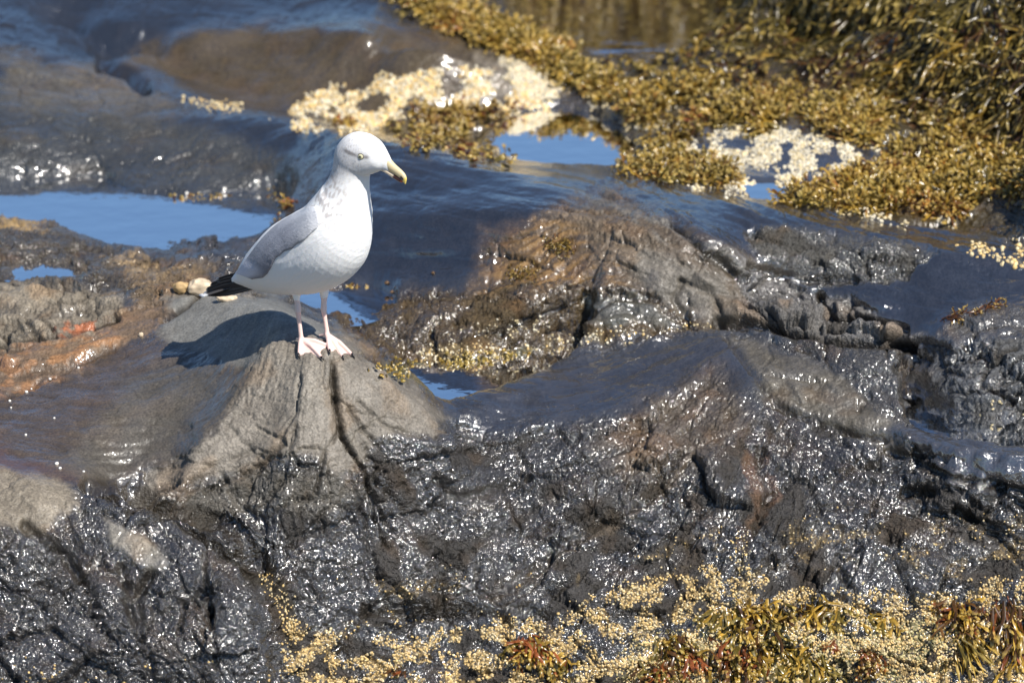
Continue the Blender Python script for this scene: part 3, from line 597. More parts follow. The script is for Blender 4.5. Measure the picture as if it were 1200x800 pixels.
def cr(pts, n):
    out = []; m = len(pts)
    for i in range(m-1):
        p0, p1, p2, p3 = pts[max(i-1, 0)], pts[i], pts[i+1], pts[min(i+2, m-1)]
        for k in range(n):
            t_ = k/n; out.append(.5*((2*p1)+(-p0+p2)*t_+(2*p0-5*p1+4*p2-p3)*t_*t_+(-p0+3*p1-3*p2+p3)*t_**3))
    out.append(pts[-1]); return np.array(out)
RS = cr(RG, 4); NR = 36
bv, bf = [], []
for k, (tu, tv, bu, bv_, wd) in enumerate(RS):
    T = np.array([bu-tu, bv_-tv])/2; Tl = np.linalg.norm(T); Ah = T/Tl
    al = math.sqrt(max(Tl**2-(wd*(LP@Ah))**2, (Tl*.55)**2))
    c = np.array([(tu+bu)/2, (tv+bv_)/2]); C3 = P(*c); A3 = P(*(c+Ah*al))-C3
    for q in range(NR):
        a = 2*math.pi*q/NR; ca, sa = math.cos(a), math.sin(a)
        wsc = 1-.12*ca if k < 30 else 1
        bv.append(C3+A3*ca+Lv*wd*sa*wsc)
n0 = len(RS)
for k in range(n0-1):
    for q in range(NR):
        a = k*NR+q; b = k*NR+(q+1) % NR; bf.append((a, b, b+NR, a+NR))
bf.append(tuple(range(NR))[::-1]); bf.append(tuple(range((n0-1)*NR, n0*NR)))
def tube(pts, rad, n=12, flat=None):
    pts = [np.array(p, float) for p in pts]; V = []; F = []
    for i, p in enumerate(pts):
        d = pts[min(i+1, len(pts)-1)]-pts[max(i-1, 0)]; d /= np.linalg.norm(d)+1e-9
        ref = np.array([0, 0, 1.]) if abs(d[2]) < .8 else np.array([1., 0, 0])
        if flat is not None: ref = flat
        s = np.cross(d, ref); s /= np.linalg.norm(s)+1e-9; t_ = np.cross(s, d)
        r = rad[i]; r = (r, r) if np.isscalar(r) else r
        for q in range(n):
            a = 2*math.pi*q/n; V.append(p+s*r[0]*math.cos(a)+t_*r[1]*math.sin(a))
    for i in range(len(pts)-1):
        for q in range(n):
            a = i*n+q; b = i*n+(q+1) % n; F.append((a, b, b+n, a+n))
    F.append(tuple(range(n))[::-1]); F.append(tuple(range((len(pts)-1)*n, len(pts)*n)))
    return V, F
def add(V, F):
    o = len(bv); bv.extend(V); bf.extend(tuple(i+o for i in f) for f in F)
CLAWS = []
def leg(knee_px, top_px, heel_px, toes, hind, off):
    hp, hn = surf(*heel_px); heel = hp+np.array([0, 0, .011])
    offl = (heel-OB)@Lv
    top = P(*top_px, offl); knee = P(*knee_px, offl)
    add(*tube([top+np.array([0, 0, .03]), top, (top*.5+knee*.5), knee+np.array([0,0,.006]), knee, knee-np.array([0,0,.008]), knee*.5+heel*.5, heel+np.array([0,0,.006]), heel-np.array([0,0,.003])],
              [.016, .0085, .0056, .0058, .0064, .0052, .0042, .0046, .0055]))
    ends = []
    for (tu, tv) in toes:
        tp, tn = surf(tu, tv); e = tp+tn*.0035; ends.append(e)
        midp = heel*.5+e*.5+np.array([0, 0, .004]); m3 = heel*.2+e*.8+np.array([0, 0, .002])
        add(*tube([heel-np.array([0,0,.002]), midp, m3, e], [.0052, .0042, .0038, .003], 10))
        dd = e-m3; dd /= np.linalg.norm(dd); CLAWS.append((e, dd, tn))
    for a, b in zip(ends[:-1], ends[1:]):      # the web between two toes: a thick little sheet with a scalloped edge
        N = 9; V = []; F = []
        for i in range(N+1):
            for j in range(N+1):
                s = i/N; t_ = j/N; edge = 1-.16*math.sin(math.pi*t_)
                e = a*(1-t_)+b*t_; p = heel*(1-s*edge)+e*s*edge; p = p+np.array([0, 0, .004*math.sin(math.pi*s)*(1-.4*math.sin(math.pi*t_))-.001])
                V.append(p)
        nn = (N+1)**2
        V = V+[v-np.array([0, 0, .0032]) for v in V]
        for i in range(N):
            for j in range(N):
                q = i*(N+1)+j; F.append((q, q+1, q+N+2, q+N+1)); F.append((q+nn+N+1, q+nn+N+2, q+nn+1, q+nn))
        rim = [(i, 0) for i in range(N)]+[(N, j) for j in range(N)]+[(i, N) for i in range(N, 0, -1)]+[(0, j) for j in range(N, 0, -1)]
        rim = [i*(N+1)+j for i, j in rim]
        for x, y in zip(rim, rim[1:]+rim[:1]): F.append((y, x, x+nn, y+nn))
        add(V, F)
    hp2, hn2 = surf(*hind); add(*tube([heel, heel*.4+(hp2+hn2*.004)*.6, hp2+hn2*.005], [.0045, .003, .002], 8))
    return heel
leg((349.5,363), (347,344), (353,402), [(350,417),(377,419.5),(384,407)], (346,398), -.02)
leg((379.5,361), (380,343), (382,397), [(386,413),(401,419.5),(413,416)], (374,395), .02)
tmp = link_mesh('tmp', bv, bf, [])
md = tmp.modifiers.new('r', 'REMESH'); md.mode = 'VOXEL'; md.voxel_size = .0012; md.use_smooth_shade = True
sm = tmp.modifiers.new('s', 'SMOOTH'); sm.factor = .5; sm.iterations = 8
dg = bpy.context.evaluated_depsgraph_get(); dg.update()
bme = bpy.data.meshes.new_from_object(tmp.evaluated_get(dg)); bpy.data.objects.remove(tmp)
nb = len(bme.vertices); bc = np.empty(nb*3, np.float32); bme.vertices.foreach_get('co', bc); bc = bc.reshape(-1, 3).astype(float)
bn = np.empty(nb*3, np.float32); bme.vertices.foreach_get('normal', bn); bn = bn.reshape(-1, 3)
lat = (bc-OB)@Lv; q = bc-lat[:, None]*Lv; qu, qv, _ = proj(q)
ru, rv, _ = proj(bc)
legm = (qv > 341) & (((ru > 338) & (rv > 352)) | ((np.abs(lat) < .05) & (qv > 353)))
# soft feathering of the surface
fl = fbm(np.stack([qu*.02, qv*.02, lat*14], -1), 1.0, 2)
thigh = smooth(330, 346, qv)
flk = perlin(qu*.16, qv*.09, lat*60)*.5+perlin(qu*.4+5, qv*.22, lat*130)*.35
bc += bn*((.00018*flk+.0014*fl)*np.where(legm, 0, 1)*(1-.6*smooth(380, 400, qu)*smooth(215, 200, qv)))[:, None]
# soft plumage: long low ridges lying from neck to tail
_a = -(qu-430)*.62+(qv-200)*.78; _c = (qu-430)*.78+(qv-200)*.62
_w = perlin(_a*.03, _c*.03, lat*18)
_f = perlin(_a*.055+_w, _c*.30+_w*2, lat*110)*.6+perlin(_a*.12, _c*.62+_w*3, lat*230)*.4
bc += bn*(.00055*_f*np.where(legm, 0, 1))[:, None]
bme.vertices.foreach_set('co', bc.astype(np.float32).ravel())
wc = np.tile(np.array([.86, .855, .85]), (nb, 1))
def sg(u, v, su, sv, ang=0):
    a = R(ang); x = (qu-u)*math.cos(a)+(qv-v)*math.sin(a); y = -(qu-u)*math.sin(a)+(qv-v)*math.cos(a); return np.exp(-(x/su)**2-(y/sv)**2)
streak = smooth(-.25, .8, perlin(qu*.28+qv*.1, qv*.16-qu*.12, lat*35))
st2 = smooth(.0, .8, perlin(qu*.8, qv*.35, lat*120))
neck = (sg(388,237,28,17,-50)*1.1+sg(398,214,14,28,-20)*1.2+sg(404,240,20,26)*.45)*streak
m = np.clip(neck*.7, 0, .55)[:, None]; wc = wc*(1-m)+np.array([.36, .30, .27])*m
m = (np.clip(sg(408,182,16,18)+sg(425,192,14,9)*.6+sg(400,198,10,12), 0, 1)*(.3+.65*st2))[:, None]; wc = wc*(1-m)+np.array([.42, .38, .36])*m
m = (sg(422,166,18,10)*.75*st2)[:, None]; wc = wc*(1-m)+np.array([.45, .42, .4])*m
m = np.clip(sg(421,174.8,8.5,1.9,24)*1.4+sg(438.5,180.5,3.2,2.2,20)*.8+sg(432,178,5.5,4.6)*.3, 0, .85)[:, None]; wc = wc*(1-m)+np.array([.07, .06, .06])*m
m = (sg(418,182,24,24)*(.22+.3*smooth(-.2, .6, perlin(qu*.35+qv*.2, qv*.9-qu*.3, lat*60))))[:, None]; wc = wc*(1-m)+np.array([.50, .47, .46])*m
m = (smooth(375, 350, qu)*smooth(262, 240, qv-(362-qu)*.3))[:, None]*.35; wc = wc*(1-m)+np.array([.5, .52, .56])*m
wc[legm] = np.array([.78, .56, .5])
kn = legm & (rv < 366); wc[kn] = np.array([.72, .6, .57])
a = bme.attributes.new('Col', 'FLOAT_COLOR', 'POINT'); a.data.foreach_set('color', np.concatenate([wc, np.ones((nb, 1))], 1).astype(np.float32).ravel())
def feather_mat(name, rough, scale, bump, sss=0., attr=True, color=None, coat=0):
    m_, n, l, b = new_mat(name)
    if attr:
        at = n.new('ShaderNodeAttribute'); at.attribute_name = 'Col'; l.new(at.outputs['Color'], b.inputs['Base Color'])
    else:
        nz0 = n.new('ShaderNodeTexNoise'); nz0.inputs['Scale'].default_value = scale*.6; cr_ = n.new('ShaderNodeMix'); cr_.data_type = 'RGBA'
        cr_.inputs[6].default_value = (*[c*.75 for c in color], 1); cr_.inputs[7].default_value = (*[min(1, c*1.2) for c in color], 1)
        l.new(nz0.outputs[0], cr_.inputs[0]); l.new(cr_.outputs[2], b.inputs['Base Color'])
    b.inputs['Roughness'].default_value = rough; b.inputs['Coat Weight'].default_value = coat
    if sss: b.inputs['Subsurface Weight'].default_value = sss; b.inputs['Subsurface Radius'].default_value = (.01, .008, .006); b.inputs['Subsurface Scale'].default_value = .4
    tc = n.new('ShaderNodeTexCoord'); mp = n.new('ShaderNodeMapping'); mp.inputs['Rotation'].default_value = (0, R(40), 0); mp.inputs['Scale'].default_value = (.35, 1, 1)
    nz = n.new('ShaderNodeTexNoise'); nz.inputs['Scale'].default_value = scale; nz.inputs['Detail'].default_value = 3
    l.new(tc.outputs['Object'], mp.inputs[0]); l.new(mp.outputs[0], nz.inputs['Vector'])
    bp = n.new('ShaderNodeBump'); bp.inputs['Strength'].default_value = bump; bp.inputs['Distance'].default_value = .002; l.new(nz.outputs[0], bp.inputs['Height']); l.new(bp.outputs[0], b.inputs['Normal'])
    return m_
M_FEA = feather_mat('white plumage', .8, 420, .16, .15)
bme.materials.clear(); bme.materials.append(M_FEA)
gull = bpy.data.objects.new('gull', None); COL.objects.link(gull); gull.empty_display_size = .05; gull.location = OB
tag(gull, 'white herring gull with grey wings and pink legs standing on the pale rock knoll', 'gull')
GM = Matrix.Translation(Vector(OB)).inverted()
def under(o): o.parent = gull; o.matrix_parent_inverse = GM; return o
body = bpy.data.objects.new('body', bme); COL.objects.link(body); under(body)
tree = BVHTree.FromPolygons([Vector(v) for v in bc], [tuple(p.vertices) for p in bme.polygons])
# wings: a feathered shell over the flank, then the dark primaries
top = cr(np.array([(377,242),(362,243),(345,250),(325,262),(307,279),(293,297),(283,311),(276,320)], float), 8)
low = cr(np.array([(379,254),(370,272),(353,287),(338,296),(325,304),(319,316),(312,325),(297,328)], float), 8)
ns, ntt = 90, 46
WPX = np.empty((ns, ntt, 2)); WP = np.empty((ns, ntt, 3)); hit = np.zeros((ns, ntt), bool)
for i in range(ns):
    s = i/(ns-1)*(len(top)-1); a0 = min(int(s), len(top)-2); f = s-a0
    A_, B_ = top[a0]*(1-f)+top[a0+1]*f, low[a0]*(1-f)+low[a0+1]*f
    for j in range(ntt):
        t_ = j/(ntt-1); c = A_*(1-t_)+B_*t_; WPX[i, j] = c
        d = rays(*c); d /= np.linalg.norm(d); h = tree.ray_cast(Vector(CAM), Vector(d))
        if h[0] is not None: WP[i, j] = np.array(h[0]); hit[i, j] = True
DEP = np.zeros((ns, ntt))
DEP[hit] = ((WP-CAM)@FWD)[hit]
for i in range(ns):
    for j in range(ntt):
        if not hit[i, j]:
            DEP[i, j] = (P(*WPX[i, j], -.03*(1-i/ns))-CAM)@FWD
for _ in range(10):
    Dp = np.pad(DEP, 1, mode='edge'); DEP = (Dp[:-2, 1:-1]+Dp[2:, 1:-1]+Dp[1:-1, :-2]+Dp[1:-1, 2:]+DEP*2)/6
S, T = np.meshgrid(np.linspace(0, 1, ns), np.linspace(0, 1, ntt), indexing='ij')
def fea_rows(S, T):     # overlapping scalloped rows
    ph = S*9; row = np.floor(ph); x = T*7+(row % 2)*.5; e = ph-row
    sc = e+.35*np.abs((x % 1)-.5)*2
    return sc, row, np.floor(x)
sc, row, cc = fea_rows(S, T)
saw = (sc % 1)
lift = .0035+.0009*saw+.003*np.sin(math.pi*np.clip(T, 0, 1))-.009*smooth(.86, 1, T+.05*perlin(S*14, S*0, S*0))-.007*smooth(.10, 0, S)
rr = rays(WPX[..., 0], WPX[..., 1]); WP = CAM+rr*((DEP-lift*1.15)/(rr@FWD))[..., None]
hsh = lambda a, b: np.modf(np.abs(np.sin(a*12.99+b*78.2)*43758.5))[0]
tone = .93+.14*hsh(row, cc)+.12*perlin(S*8, T*5, S*0)
wcol = np.array([.25, .26, .305])*tone[..., None]
m = (smooth(.75, 1, saw)*.16+smooth(.25, .0, T-.05)*.35*smooth(.6, .2, S)+smooth(.42, .04, S)*.85)[..., None]; wcol = wcol*(1-m)+np.array([.8, .8, .82])*m
m = (smooth(.72, .84, S)*smooth(.9, .5, T)*.75)[..., None]; wcol = wcol*(1-m)+np.array([.66, .66, .74])*m
m = (smooth(.5, .7, S)*smooth(.2, .9, T)*(1-smooth(.8, .9, S))*.5)[..., None]; wcol = wcol*(1-m)+np.array([.16, .165, .2])*m
dark = smooth(.955, .99, S)[..., None]*0
M_WING = feather_mat('grey wing plumage', .6, 320, .5)
def mirror(p): l_ = (p-OB)@Lv; return p-2*l_[..., None]*Lv
def wing(Pg, flip):
    V = Pg.reshape(-1, 3); inner = V+(Lv if not flip else -Lv)*.0035
    gi = np.arange(ns*ntt).reshape(ns, ntt); Q = np.stack([gi[:-1, :-1], gi[:-1, 1:], gi[1:, 1:], gi[1:, :-1]], -1).reshape(-1, 4)
    n_ = len(V); Qb = Q[:, ::-1]+n_
    rim = np.concatenate([gi[:-1, 0], gi[-1, :-1], gi[::-1, -1][:-1], gi[0, ::-1][:-1]]); r2 = np.roll(rim, -1)
    Qr = np.stack([rim, r2, r2+n_, rim+n_], -1)
    o = fast_mesh('wing', np.concatenate([V, inner]), np.concatenate([Q, Qb, Qr]), M_WING, np.tile(wcol.reshape(-1, 3), (2, 1)))
    return under(o)
WN = wing(WP, False); WF = wing(mirror(WP), True)
M_PRI = feather_mat('black primary feathers', .45, 500, .4)
def blade(name, par, a, b, off0, off1, h, th_, side, colfun, bend=2.):
    N = 26; M_ = 9; V = []; C_ = []
    for i in range(N):
        s = i/(N-1); c = np.array(a)*(1-s)+np.array(b)*s; c[1] += bend*math.sin(math.pi*s)
        hh = h*min(1, (1-s)**.5*1.7+.02)*(.75+.25*min(1, s*4)); off = off0+(off1-off0)*s
        for j in range(M_):
            t_ = (j/(M_-1)-.5)*2; p = P(c[0]+t_*hh*.25, c[1]+t_*hh, off+side*th_*(t_*t_)*.8)
            V.append(p); C_.append(colfun(s, t_))
    V = np.array(V); 
    if side > 0: pass
    inner = V+Lv*.0009; gi = np.arange(N*M_).reshape(N, M_); Q = np.stack([gi[:-1, :-1], gi[:-1, 1:], gi[1:, 1:], gi[1:, :-1]], -1).reshape(-1, 4); n_ = len(V)
    rim = np.concatenate([gi[:-1, 0], gi[-1, :-1], gi[::-1, -1][:-1], gi[0, ::-1][:-1]]); r2 = np.roll(rim, -1)
    o = fast_mesh(name, np.concatenate([V, inner]), np.concatenate([Q, Q[:, ::-1]+n_, np.stack([rim, r2, r2+n_, rim+n_], -1)]), M_PRI, np.tile(np.array(C_), (2, 1)))
    o.parent = par
    if par is not gull: o.matrix_parent_inverse = (Matrix.Identity(4))
    return o
def pcol(s, t_): return (.75, .74, .72) if s > PW else ((.022, .022, .026) if s > .25 else (.05, .05, .06))
for sgn, wg in ((-1, WN), (1, WF)):
    for k, (a, b, h) in enumerate([((314,326),(237.5,344.5),7.),((312,323),(241,339.5),7.),((310,320),(246,334),6.5),((306,317),(253,328.5),5.5)]):
        PW = .95 if k in (0, 3) else .985
        o = blade('primary_feather', wg, a, b, sgn*(.034-.002*k), sgn*(.010+.0012*k)+(-.002 if sgn < 0 else .002), h, .003, sgn, pcol)
        o.matrix_parent_inverse = Matrix.Identity(4); o.parent = wg; o.matrix_parent_inverse = GM @ Matrix.Identity(4)
        o.matrix_parent_inverse = (Matrix.Translation(Vector(OB)) @ GM).inverted()
# tail: a shallow white fan below the primaries
V = []; C_ = []; N, M_ = 22, 25
for i in range(N):
    s = i/(N-1)
    for j in range(M_):
        t_ = (j/(M_-1)-.5)*2; wl = (.014+.022*s)*t_; s2 = s*(1-.06*t_*t_-.03*(1-math.cos(t_*18))*.5)
        p = P(290+(233-290)*s2, 327+(345.5-327)*s2, wl)+np.array([0, 0, -.006*t_*t_+.0006*math.cos(t_*18)]); V.append(p)
        C_.append((.78, .78, .78) if s > .9 or s < .25 else (.06, .055, .055))
V = np.array(V); gi = np.arange(N*M_).reshape(N, M_); Q = np.stack([gi[:-1, :-1], gi[:-1, 1:], gi[1:, 1:], gi[1:, :-1]], -1).reshape(-1, 4); n_ = len(V)
rim = np.concatenate([gi[:-1, 0], gi[-1, :-1], gi[::-1, -1][:-1], gi[0, ::-1][:-1]]); r2 = np.roll(rim, -1)
under(fast_mesh('tail', np.concatenate([V, V-np.array([0, 0, .002])]), np.concatenate([Q, Q[:, ::-1]+n_, np.stack([rim, r2, r2+n_, rim+n_], -1)]), M_FEA, np.tile(np.array(C_), (2, 1))))
# bill: upper and lower mandible
M_BILL = feather_mat('horn of the bill', .35, 200, .1, .1, coat=.3)
def bill(name, st, colf, pinch=1.):
    st = cr(np.array(st, float), 5); V = []; C_ = []; n = 20
    for k, (tu, tv, bu, bv2, wd) in enumerate(st):
        c = P((tu+bu)/2, (tv+bv2)/2); a = P(bu, bv2)-c
        for q_ in range(n):
            an = 2*math.pi*q_/n; V.append(c+a*math.cos(an)+Lv*wd*math.copysign(abs(math.sin(an))**.8, math.sin(an)))
            C_.append(colf(k/(len(st)-1), math.cos(an)))
    F = [(k*n+q_, k*n+(q_+1) % n, (k+1)*n+(q_+1) % n, (k+1)*n+q_) for k in range(len(st)-1) for q_ in range(n)]
    o = fast_mesh(name, np.array(V), np.array(F), M_BILL, np.array(C_)); return under(o)
def cu(s, c):
    base = np.array([.76, .62, .36]); 
    if c > .55: base = np.array([.68, .45, .2])
    if s > .72: base = np.array([.82, .62, .16])
    if .58 < s < .72 and c > -.2: base = np.array([.07, .05, .045])
    return base
def cl(s, c):
    base = np.array([.72, .58, .42])
    if s > .55: base = np.array([.06, .02, .015])
    if s > .84: base = np.array([.55, .1, .03])
    return base
UB = bill('upper_bill', [(450,177,447,194,.0098),(454.5,183,451,196,.0088),(459,188.8,455,199,.0075),(464,194,460.5,202.6,.0063),(470,199.2,466,206.6,.0053),(474.3,204,470.2,210,.0043),(476.4,209,472.6,213,.003),(476,213,474.2,215.3,.0016),(475.3,215.8,475,216,.0004)], cu)
bill('lower_bill', [(448,193.5,447,200,.0088),(453,197,451.5,201.6,.0072),(459,200.8,457,205.6,.006),(465,205,462.8,209.8,.005),(470,209.3,468,213,.0037),(472.6,212.3,471.8,214,.0012)], cl)
# eyes
M_EYE = feather_mat('pale iris', .12, 300, .0, attr=False, color=(.62, .58, .36), coat=1); M_PUP = feather_mat('dark pupil', .08, 300, 0, attr=False, color=(.01, .01, .01), coat=1)
M_RING = feather_mat('dark eye ring', .5, 300, 0, attr=False, color=(.09, .07, .06))
def disc_lens(name, mat, c, nrm_, up_, r, hgt, par, n=20, rings=6):
    nrm_ = nrm_/np.linalg.norm(nrm_); a = np.cross(up_, nrm_); a /= np.linalg.norm(a); b = np.cross(nrm_, a); V = []; F = []
    for k in range(rings+1):
        f = k/rings*math.pi/2
        for q_ in range(n):
            an = 2*math.pi*q_/n; V.append(c+(a*math.cos(an)+b*math.sin(an)*.92)*r*math.cos(f)+nrm_*hgt*math.sin(f))
    for k in range(rings):
        for q_ in range(n): F.append((k*n+q_, k*n+(q_+1) % n, (k+1)*n+(q_+1) % n, (k+1)*n+q_))
    return link_mesh(name, V, F, mat)
for sgn in (-1, 1):
    base = P(433.2, 179.5, 0); o_ = base+Lv*sgn*.08
    h = tree.ray_cast(Vector(o_), Vector(-Lv*sgn)); hp = np.array(h[0]); hn = np.array(h[1]); hn = hn*.6+Lv*sgn*.4
    o = disc_lens('eye', M_RING, hp-hn*.0010, hn, np.array([0, 0, 1.]), .0072, .0020, None); under(o)
    i_ = disc_lens('iris', M_EYE, hp-hn*.0002, hn, np.array([0, 0, 1.]), .0056, .0027, None); i_.parent = o
    p_ = disc_lens('pupil', M_PUP, hp+hn*.0010, hn, np.array([0, 0, 1.]), .0029, .0019, None); p_.parent = o
M_CLAW = feather_mat('black claw', .3, 300, 0, attr=False, color=(.015, .012, .012))
for e, dd, tn in CLAWS:
    V, F = tube([e-dd*.002+tn*.0008, e+dd*.003+tn*.0012, e+dd*.0065-tn*.0008, e+dd*.0085-tn*.003], [.0024, .002, .0012, .0003], 8)
    under(link_mesh('claw', V, F, M_CLAW))

# ------------------------------------------------------------------ shells and crusts
def inpoly(u, v, poly):
    ins = False; n = len(poly)
    for i in range(n):
        a, b = poly[i], poly[(i+1) % n]
        if (a[1] > v) != (b[1] > v) and u < (b[0]-a[0])*(v-a[1])/(b[1]-a[1])+a[0]: ins = not ins
    return ins
def scatter(poly, n, edge=10, thr=None, sc=.03, seed=0):
    """pixels inside an outline, thinning towards its rim and broken up by noise"""
    p = np.array(poly, float); lo, hi = p.min(0)-edge, p.max(0)+edge; rg_ = np.random.default_rng(seed+77); out = []
    while len(out) < n:
        u = rg_.uniform(lo[0], hi[0], 4000); v = rg_.uniform(lo[1], hi[1], 4000)
        d = sdf_pts(u, v, poly); k = smooth(-edge, edge, d)
        if thr is not None: k = k*smooth(thr-.12, thr+.12, fbm(np.stack([u*sc, v*sc*1.3, u*0+seed*3.1], -1), 1.0, 3))
        m_ = rg_.uniform(0, 1, 4000) < k
        out += list(zip(u[m_], v[m_]))
        if len(out) == 0 and False: break
    return out[:n]
def frame_of(n, rg_):
    a = np.cross(n, [0.3, .9, .1]); a /= np.linalg.norm(a)+1e-9; b = np.cross(n, a); th_ = rg_.uniform(0, 2*math.pi)
    return a*math.cos(th_)+b*math.sin(th_), -a*math.sin(th_)+b*math.cos(th_)
BN = 8
def barn_shape(seed):
    rg_ = np.random.default_rng(seed); V = []
    for rr_, hh in ((1.0, 0.), (.95, .3), (.74, .68), (.42, .9), (.2, .72)):
        for q_ in range(BN):
            a = 2*math.pi*q_/BN; j = 1+rg_.uniform(-.12, .12); V.append((rr_*j*math.cos(a), rr_*j*math.sin(a)*.92, hh*(1+rg_.uniform(-.06, .06))))
    V.append((0, 0, .55)); F = []
    for k in range(4):
        for q_ in range(BN): F.append((k*BN+q_, k*BN+(q_+1) % BN, (k+1)*BN+(q_+1) % BN, (k+1)*BN+q_))
    T_ = [(4*BN+q_, 4*BN+(q_+1) % BN, 5*BN) for q_ in range(BN)]
    return np.array(V), F, T_
BSH = [barn_shape(i) for i in range(6)]
def shell_mat(name, c, rough=.5, var=.25):
    m_, n, l, b = new_mat(name); oi = n.new('ShaderNodeTexCoord'); nz = n.new('ShaderNodeTexNoise'); nz.inputs['Scale'].default_value = 60; nz.inputs['Detail'].default_value = 3
    at = n.new('ShaderNodeAttribute'); at.attribute_name = 'Col'
    geo = n.new('ShaderNodeNewGeometry'); l.new(geo.outputs['Position'], nz.inputs['Vector'])
    mr = n.new('ShaderNodeMapRange'); mr.inputs[1].default_value = .3; mr.inputs[2].default_value = .7; mr.inputs[3].default_value = 1-var; mr.inputs[4].default_value = 1+var
    l.new(nz.outputs[0], mr.inputs[0]); mx = n.new('ShaderNodeMix'); mx.data_type = 'RGBA'; mx.blend_type = 'MULTIPLY'; mx.inputs[0].default_value = 1
    if c is None: l.new(at.outputs['Color'], mx.inputs[6])
    else: mx.inputs[6].default_value = (*c, 1)
    l.new(mr.outputs[0], mx.inputs[7]); l.new(mx.outputs[2], b.inputs['Base Color']); b.inputs['Roughness'].default_value = rough
    b.inputs['Subsurface Weight'].default_value = 0
    return m_
M_BY = shell_mat('yellow barnacle', (.68, .47, .19)); M_BC = shell_mat('cream barnacle', (.64, .52, .30)); M_BW = shell_mat('white barnacle', (.66, .59, .44)); M_BSTUFF = shell_mat('barnacle crust', None)
allb = []
rb = np.random.default_rng(99)
for bi_, (poly, n_, edge, thr, r0, r1, cols, place) in enumerate(BEDS):
    for (u, v) in scatter(poly, n_, edge, thr, .035, bi_):
        if v > 850 or u > 1280 or u < -60: continue
        p, nn = surf(u, v); r = r0*.75+(r1*1.1-r0*.75)*rb.beta(1.5, 2.6)
        allb.append((p, nn, r, cols[rb.integers(len(cols))]*rb.uniform(.8, 1.12), place, u, v, cols[rb.integers(len(cols))]))
def vis(b): return 4 < b[5] < 1196 and 4 < b[6] < 796
order = sorted(range(len(allb)), key=lambda i: -(allb[i][2]/np.linalg.norm(allb[i][0]-CAM)*(1 if vis(allb[i]) else 0)))
chosen = set(order[:290])
def place_axes(nn, rb_):
    nn = nn+rb_.normal(0, .25, 3); nn /= np.linalg.norm(nn); a, b = frame_of(nn, rb_); return a, b, nn
VV_, QQ, CC = [], [], []; off = 0
for i, (p, nn, r, c, place, u, v, _c) in enumerate(allb):
    if i in chosen: continue
    V, F, T_ = BSH[i % 6]; a, b, nz_ = place_axes(nn, rb); h = rb.uniform(.45, 1.0)
    W = p-nz_*r*.15+(V[:, :1]*a+V[:, 1:2]*b+V[:, 2:]*nz_*h)*r
    VV_.append(W); QQ.append(np.array(F+[(t_[0], t_[1], t_[2], t_[2]) for t_ in []])+off); CC.append(np.tile(c, (len(V), 1))*np.where(np.arange(len(V)) >= 4*BN, .35, 1)[:, None]); off += len(V)
crust = fast_mesh('barnacle_crust', np.concatenate(VV_), np.concatenate(QQ), M_BSTUFF, np.concatenate(CC))
tag(crust, 'crust of countless small yellow and cream barnacles on the wet rock', 'barnacles', kind='stuff')
proto = {}
for mname, mt in (('y', M_BY), ('c', M_BC), ('w', M_BW)):
    for k in range(3):
        V, F, T_ = BSH[k+1]; o = link_mesh('barnacle', V, F+T_, mt); proto[mname, k] = o.data; bpy.data.objects.remove(o)
for i in order[:290]:
    p, nn, r, c, place, u, v, _c = allb[i]; a, b, nz_ = place_axes(nn, rb)
    mk = 'y' if c[2]/c[0] < .4 else ('c' if c[2]/c[0] < .6 else 'w')
    o = bpy.data.objects.new('barnacle', proto[mk, i % 3]); COL.objects.link(o)
    h = rb.uniform(.8, 1.3); q_ = p-nz_*r*.15
    o.matrix_world = Matrix([[a[0]*r, b[0]*r, nz_[0]*r*h, q_[0]], [a[1]*r, b[1]*r, nz_[1]*r*h, q_[1]], [a[2]*r, b[2]*r, nz_[2]*r*h, q_[2]], [0, 0, 0, 1]])
    tag(o, place, 'barnacle', 'barnacles: '+place)

# loose things: stones, periwinkles, shells
def lump(name, mat, u, v, size, sq=(1, 1, .7), seed=0, sink=.25, rough_=.28, n=24):
    p, nn = surf(u, v); V = []; F = []; rg_ = np.random.default_rng(seed); sh = rg_.uniform(0, 50, 3)
    for i in range(n+1):
        a = math.pi*i/n
        for j in range(2*n):
            b = math.pi*j/n; V.append([math.sin(a)*math.cos(b), math.sin(a)*math.sin(b), math.cos(a)])
    V = np.array(V); k = 1+rough_*fbm(V+sh, 1.3, 3)*1.5; V = V*k[:, None]
    V = np.sign(V)*np.abs(V)**.82
    V = V*np.array(sq)*size; V[:, 2] += size*sq[2]*(1-2*sink); V += p
    for i in range(n):
        for j in range(2*n): F.append((i*2*n+j, i*2*n+(j+1) % (2*n), (i+1)*2*n+(j+1) % (2*n), (i+1)*2*n+j))
    return link_mesh(name, V, F, mat)
M_ST = shell_mat('pale stone', (.58, .46, .32), .75, .35); M_ST2 = shell_mat('ochre stone', (.42, .28, .13), .7, .4); M_SNAIL = shell_mat('brown shell', (.16, .09, .04), .25, .4); M_SHELL_GLINT = shell_mat('white shell', (.78, .74, .68), .4, .1)
tag(lump('stone', M_ST, 234, 341, .022, (1.15, .8, .75), 3), 'pale cream stone behind the tip of the gull\'s tail', 'stone')
tag(lump('stone', M_ST2, 212, 340, .014, (1.2, .9, .8), 5), 'small ochre stone beside the cream stone left of the tail', 'stone')
tag(lump('stone', M_ST, 264, 350, .013, (1.6, .8, .45), 8), 'flat cream stone half under the gull\'s black wing tips', 'stone')
tag(lump('stone', M_ST, 164, 392, .0045, (1, 1, .9), 9), 'tiny pale pebble alone in the brown hollow left of the knoll', 'stone')
